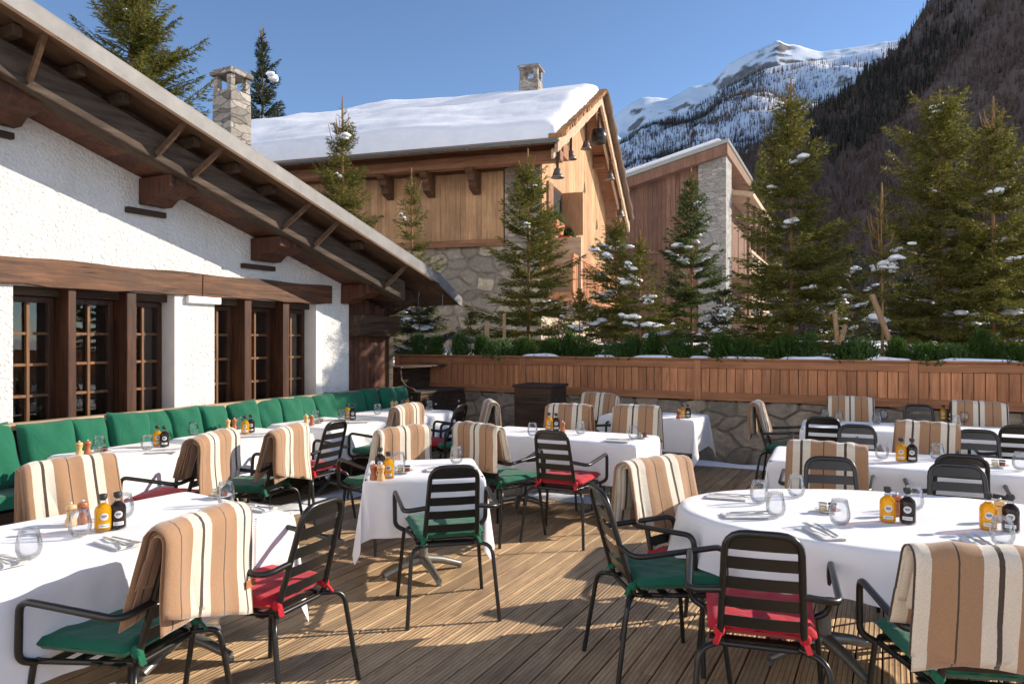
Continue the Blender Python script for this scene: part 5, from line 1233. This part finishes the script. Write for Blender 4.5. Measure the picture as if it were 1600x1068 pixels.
def setting(u, v, rot, lab, fork=True, knife=True):
    p = P(u, v, HT); o = link('napkin', napme, None, (p.x, p.y, TZ)); o.rotation_euler = (0, 0, R(rot)); tag(o, 'folded white napkin ' + lab, 'napkin', 'folded napkins'); c, s = math.cos(R(rot)), math.sin(R(rot))
    if fork: f = link('fork', fme, None, (p.x + .03 * c - .018 * s, p.y + .03 * s + .018 * c, TZ + .012)); f.rotation_euler = (0, 0, R(rot + 4)); tag(f, 'steel fork on the napkin ' + lab, 'fork', 'forks on napkins')
    if knife: f = link('knife', kme, None, (p.x + .02 * c + .018 * s, p.y + .02 * s - .018 * c, TZ + .012)); f.rotation_euler = (0, 0, R(rot - 3)); tag(f, 'steel knife on the napkin ' + lab, 'knife', 'knives on napkins')
T1, T2, T3, T4, T5 = 'on the front left table', 'on the first bench table', 'on the second bench table', 'on the third bench table', 'on the fourth bench table'
T0, T6, T7, T8, T9, T10 = 'on the small square table', 'on the long centre table', 'on the small shaded table', 'on the oval table', 'on the middle right table', 'on the back right table'
mill(111, 822, 0, 'light wooden mill behind the glass ' + T1); mill(130, 818, 1, 'reddish wooden mill beside the oil bottle ' + T1)
bottle(161, 830, 'oil', 'golden oil bottle with black stopper ' + T1, .15); bottle(184, 826, 'vinegar', 'black vinegar bottle ' + T1, .1)
glassware(125, 839, 'glass in front of the wooden mills ' + T1); glassware(193, 810, 'glass behind the black bottle ' + T1); glassware(45, 874, 'glass nearest the left edge ' + T1); glassware(353, 789, 'glass before the saucer of jars ' + T1)
jarset(344, 778, 'at the far end of the front left table'); setting(183, 851, -35, 'before the bottles ' + T1); setting(400, 795, -28, 'at the far right corner of the front left table'); setting(0, 880, -30, 'at the left edge of the front left table')
mill(124, 712, 0, 'light wooden mill ' + T2); mill(137, 710, 1, 'reddish wooden mill ' + T2); glassware(155, 706, 'glass beside the mills ' + T2); jarset(160, 708, T2); bottle(246, 697, 'oil', 'golden oil bottle ' + T2); bottle(257, 698, 'vinegar', 'black vinegar bottle ' + T2); glassware(230, 704, 'glass left of the oil bottle ' + T2); setting(254, 707, 20, T2)
mill(356, 672, 0, 'light wooden mill ' + T3); mill(366, 671, 1, 'reddish wooden mill ' + T3); glassware(373, 670, 'glass between mills and oil ' + T3); bottle(383, 678, 'oil', 'golden oil bottle ' + T3); bottle(392, 676, 'vinegar', 'black vinegar bottle ' + T3); glassware(302, 680, 'glass at the left end of the second bench table'); setting(395, 682, 20, T3)
mill(478, 664, 0, 'light wooden mill ' + T4); mill(487, 665, 1, 'reddish wooden mill ' + T4); glassware(493, 660, 'glass beside the mills ' + T4); glassware(534, 657, 'glass left of the oil bottle ' + T4); bottle(543, 655, 'oil', 'golden oil bottle ' + T4); bottle(551, 656, 'vinegar', 'black vinegar bottle ' + T4); jarset(499, 661, T4); setting(560, 660, 20, T4)
mill(613, 640, 0, 'left light wooden mill ' + T5); mill(619, 640, 0, 'right light wooden mill ' + T5); glassware(590, 648, 'glass at the left end of the fourth bench table'); glassware(629, 639, 'glass left of the oil bottle ' + T5); bottle(637, 639, 'oil', 'golden oil bottle ' + T5); bottle(643, 639, 'vinegar', 'black vinegar bottle ' + T5); glassware(671, 642, 'glass right of the bottles ' + T5)
mill(584, 751, 1, 'reddish wooden mill at the corner of the small square table'); mill(595, 752, 0, 'light wooden mill at the corner of the small square table'); bottle(607, 748, 'oil', 'golden oil bottle ' + T0); bottle(594, 740, 'vinegar', 'black vinegar bottle behind the mills ' + T0); glassware(623, 735, 'glass behind the jars ' + T0); jarset(631, 739, T0); glassware(713, 725, 'glass above the bare chair back ' + T0); setting(690, 735, 15, T0)
bottle(858, 672, 'oil', 'golden oil bottle ' + T6); bottle(869, 673, 'vinegar', 'black vinegar bottle ' + T6); mill(879, 676, 1, 'reddish wooden mill ' + T6); glassware(832, 682, 'glass at the left of the bare chair ' + T6); glassware(907, 679, 'glass right of the bottles ' + T6); glassware(990, 687, 'glass at the right end of the long centre table'); jarset(1003, 685, T6); setting(965, 690, -25, T6)
glassware(979, 643, 'left glass ' + T7); glassware(1022, 646, 'right glass ' + T7); bottle(1067, 653, 'oil', 'oil bottle ' + T7, 0, .9); bottle(1075, 653, 'vinegar', 'black vinegar bottle ' + T7, 0, .9); mill(1060, 655, 1, 'reddish wooden mill ' + T7)
glassware(1186, 787, 'glass at the far left, upper one of a pair ' + T8); glassware(1212, 808, 'glass at the far left, lower one of a pair ' + T8); glassware(1244, 777, 'glass at the far edge in front of the bare chair ' + T8); glassware(1312, 821, 'glass in front of the saucer of jars ' + T8); glassware(1428, 797, 'glass behind the black bottle ' + T8); glassware(1566, 853, 'glass near the large blanket ' + T8)
jarset(1293, 801, T8); bottle(1387, 816, 'oil', 'golden oil bottle in the middle of the oval table', .1); bottle(1418, 818, 'vinegar', 'black vinegar bottle in the middle of the oval table'); mill(1401, 806, 1, 'reddish wooden mill hidden behind the middle bottles ' + T8)
bottle(1544, 828, 'oil', 'golden oil bottle at the right edge of the oval table', .1); bottle(1579, 831, 'vinegar', 'black vinegar bottle at the right edge of the oval table'); mill(1562, 815, 0, 'light wooden mill behind the right-edge bottles ' + T8)
setting(1135, 779, -20, 'at the far left rim of the oval table'); setting(1163, 808, 0, 'at the left rim of the oval table'); setting(1287, 836, 95, 'before the single glass ' + T8); setting(1535, 855, 80, 'beside the large blanket ' + T8)
glassware(1378, 718, 'glass left of the oil bottle ' + T9); bottle(1408, 721, 'oil', 'golden oil bottle ' + T9); bottle(1425, 722, 'vinegar', 'black vinegar bottle ' + T9); glassware(1464, 719, 'glass right of the bottles ' + T9); jarset(1560, 730, T9); glassware(1594, 735, 'glass at the right edge ' + T9); setting(1500, 728, -20, T9)
for (u, v, l) in ((1288, 655, 'far left glass '), (1310, 660, 'second glass from the left '), (1370, 663, 'front glass of the middle pair '), (1380, 657, 'rear glass of the middle pair '), (1494, 668, 'front glass beside the bottles '), (1506, 661, 'rear glass beside the bottles ')): glassware(u, v, l + T10)
bottle(1474, 657, 'oil', 'golden oil bottle ' + T10); bottle(1486, 658, 'vinegar', 'black vinegar bottle ' + T10)
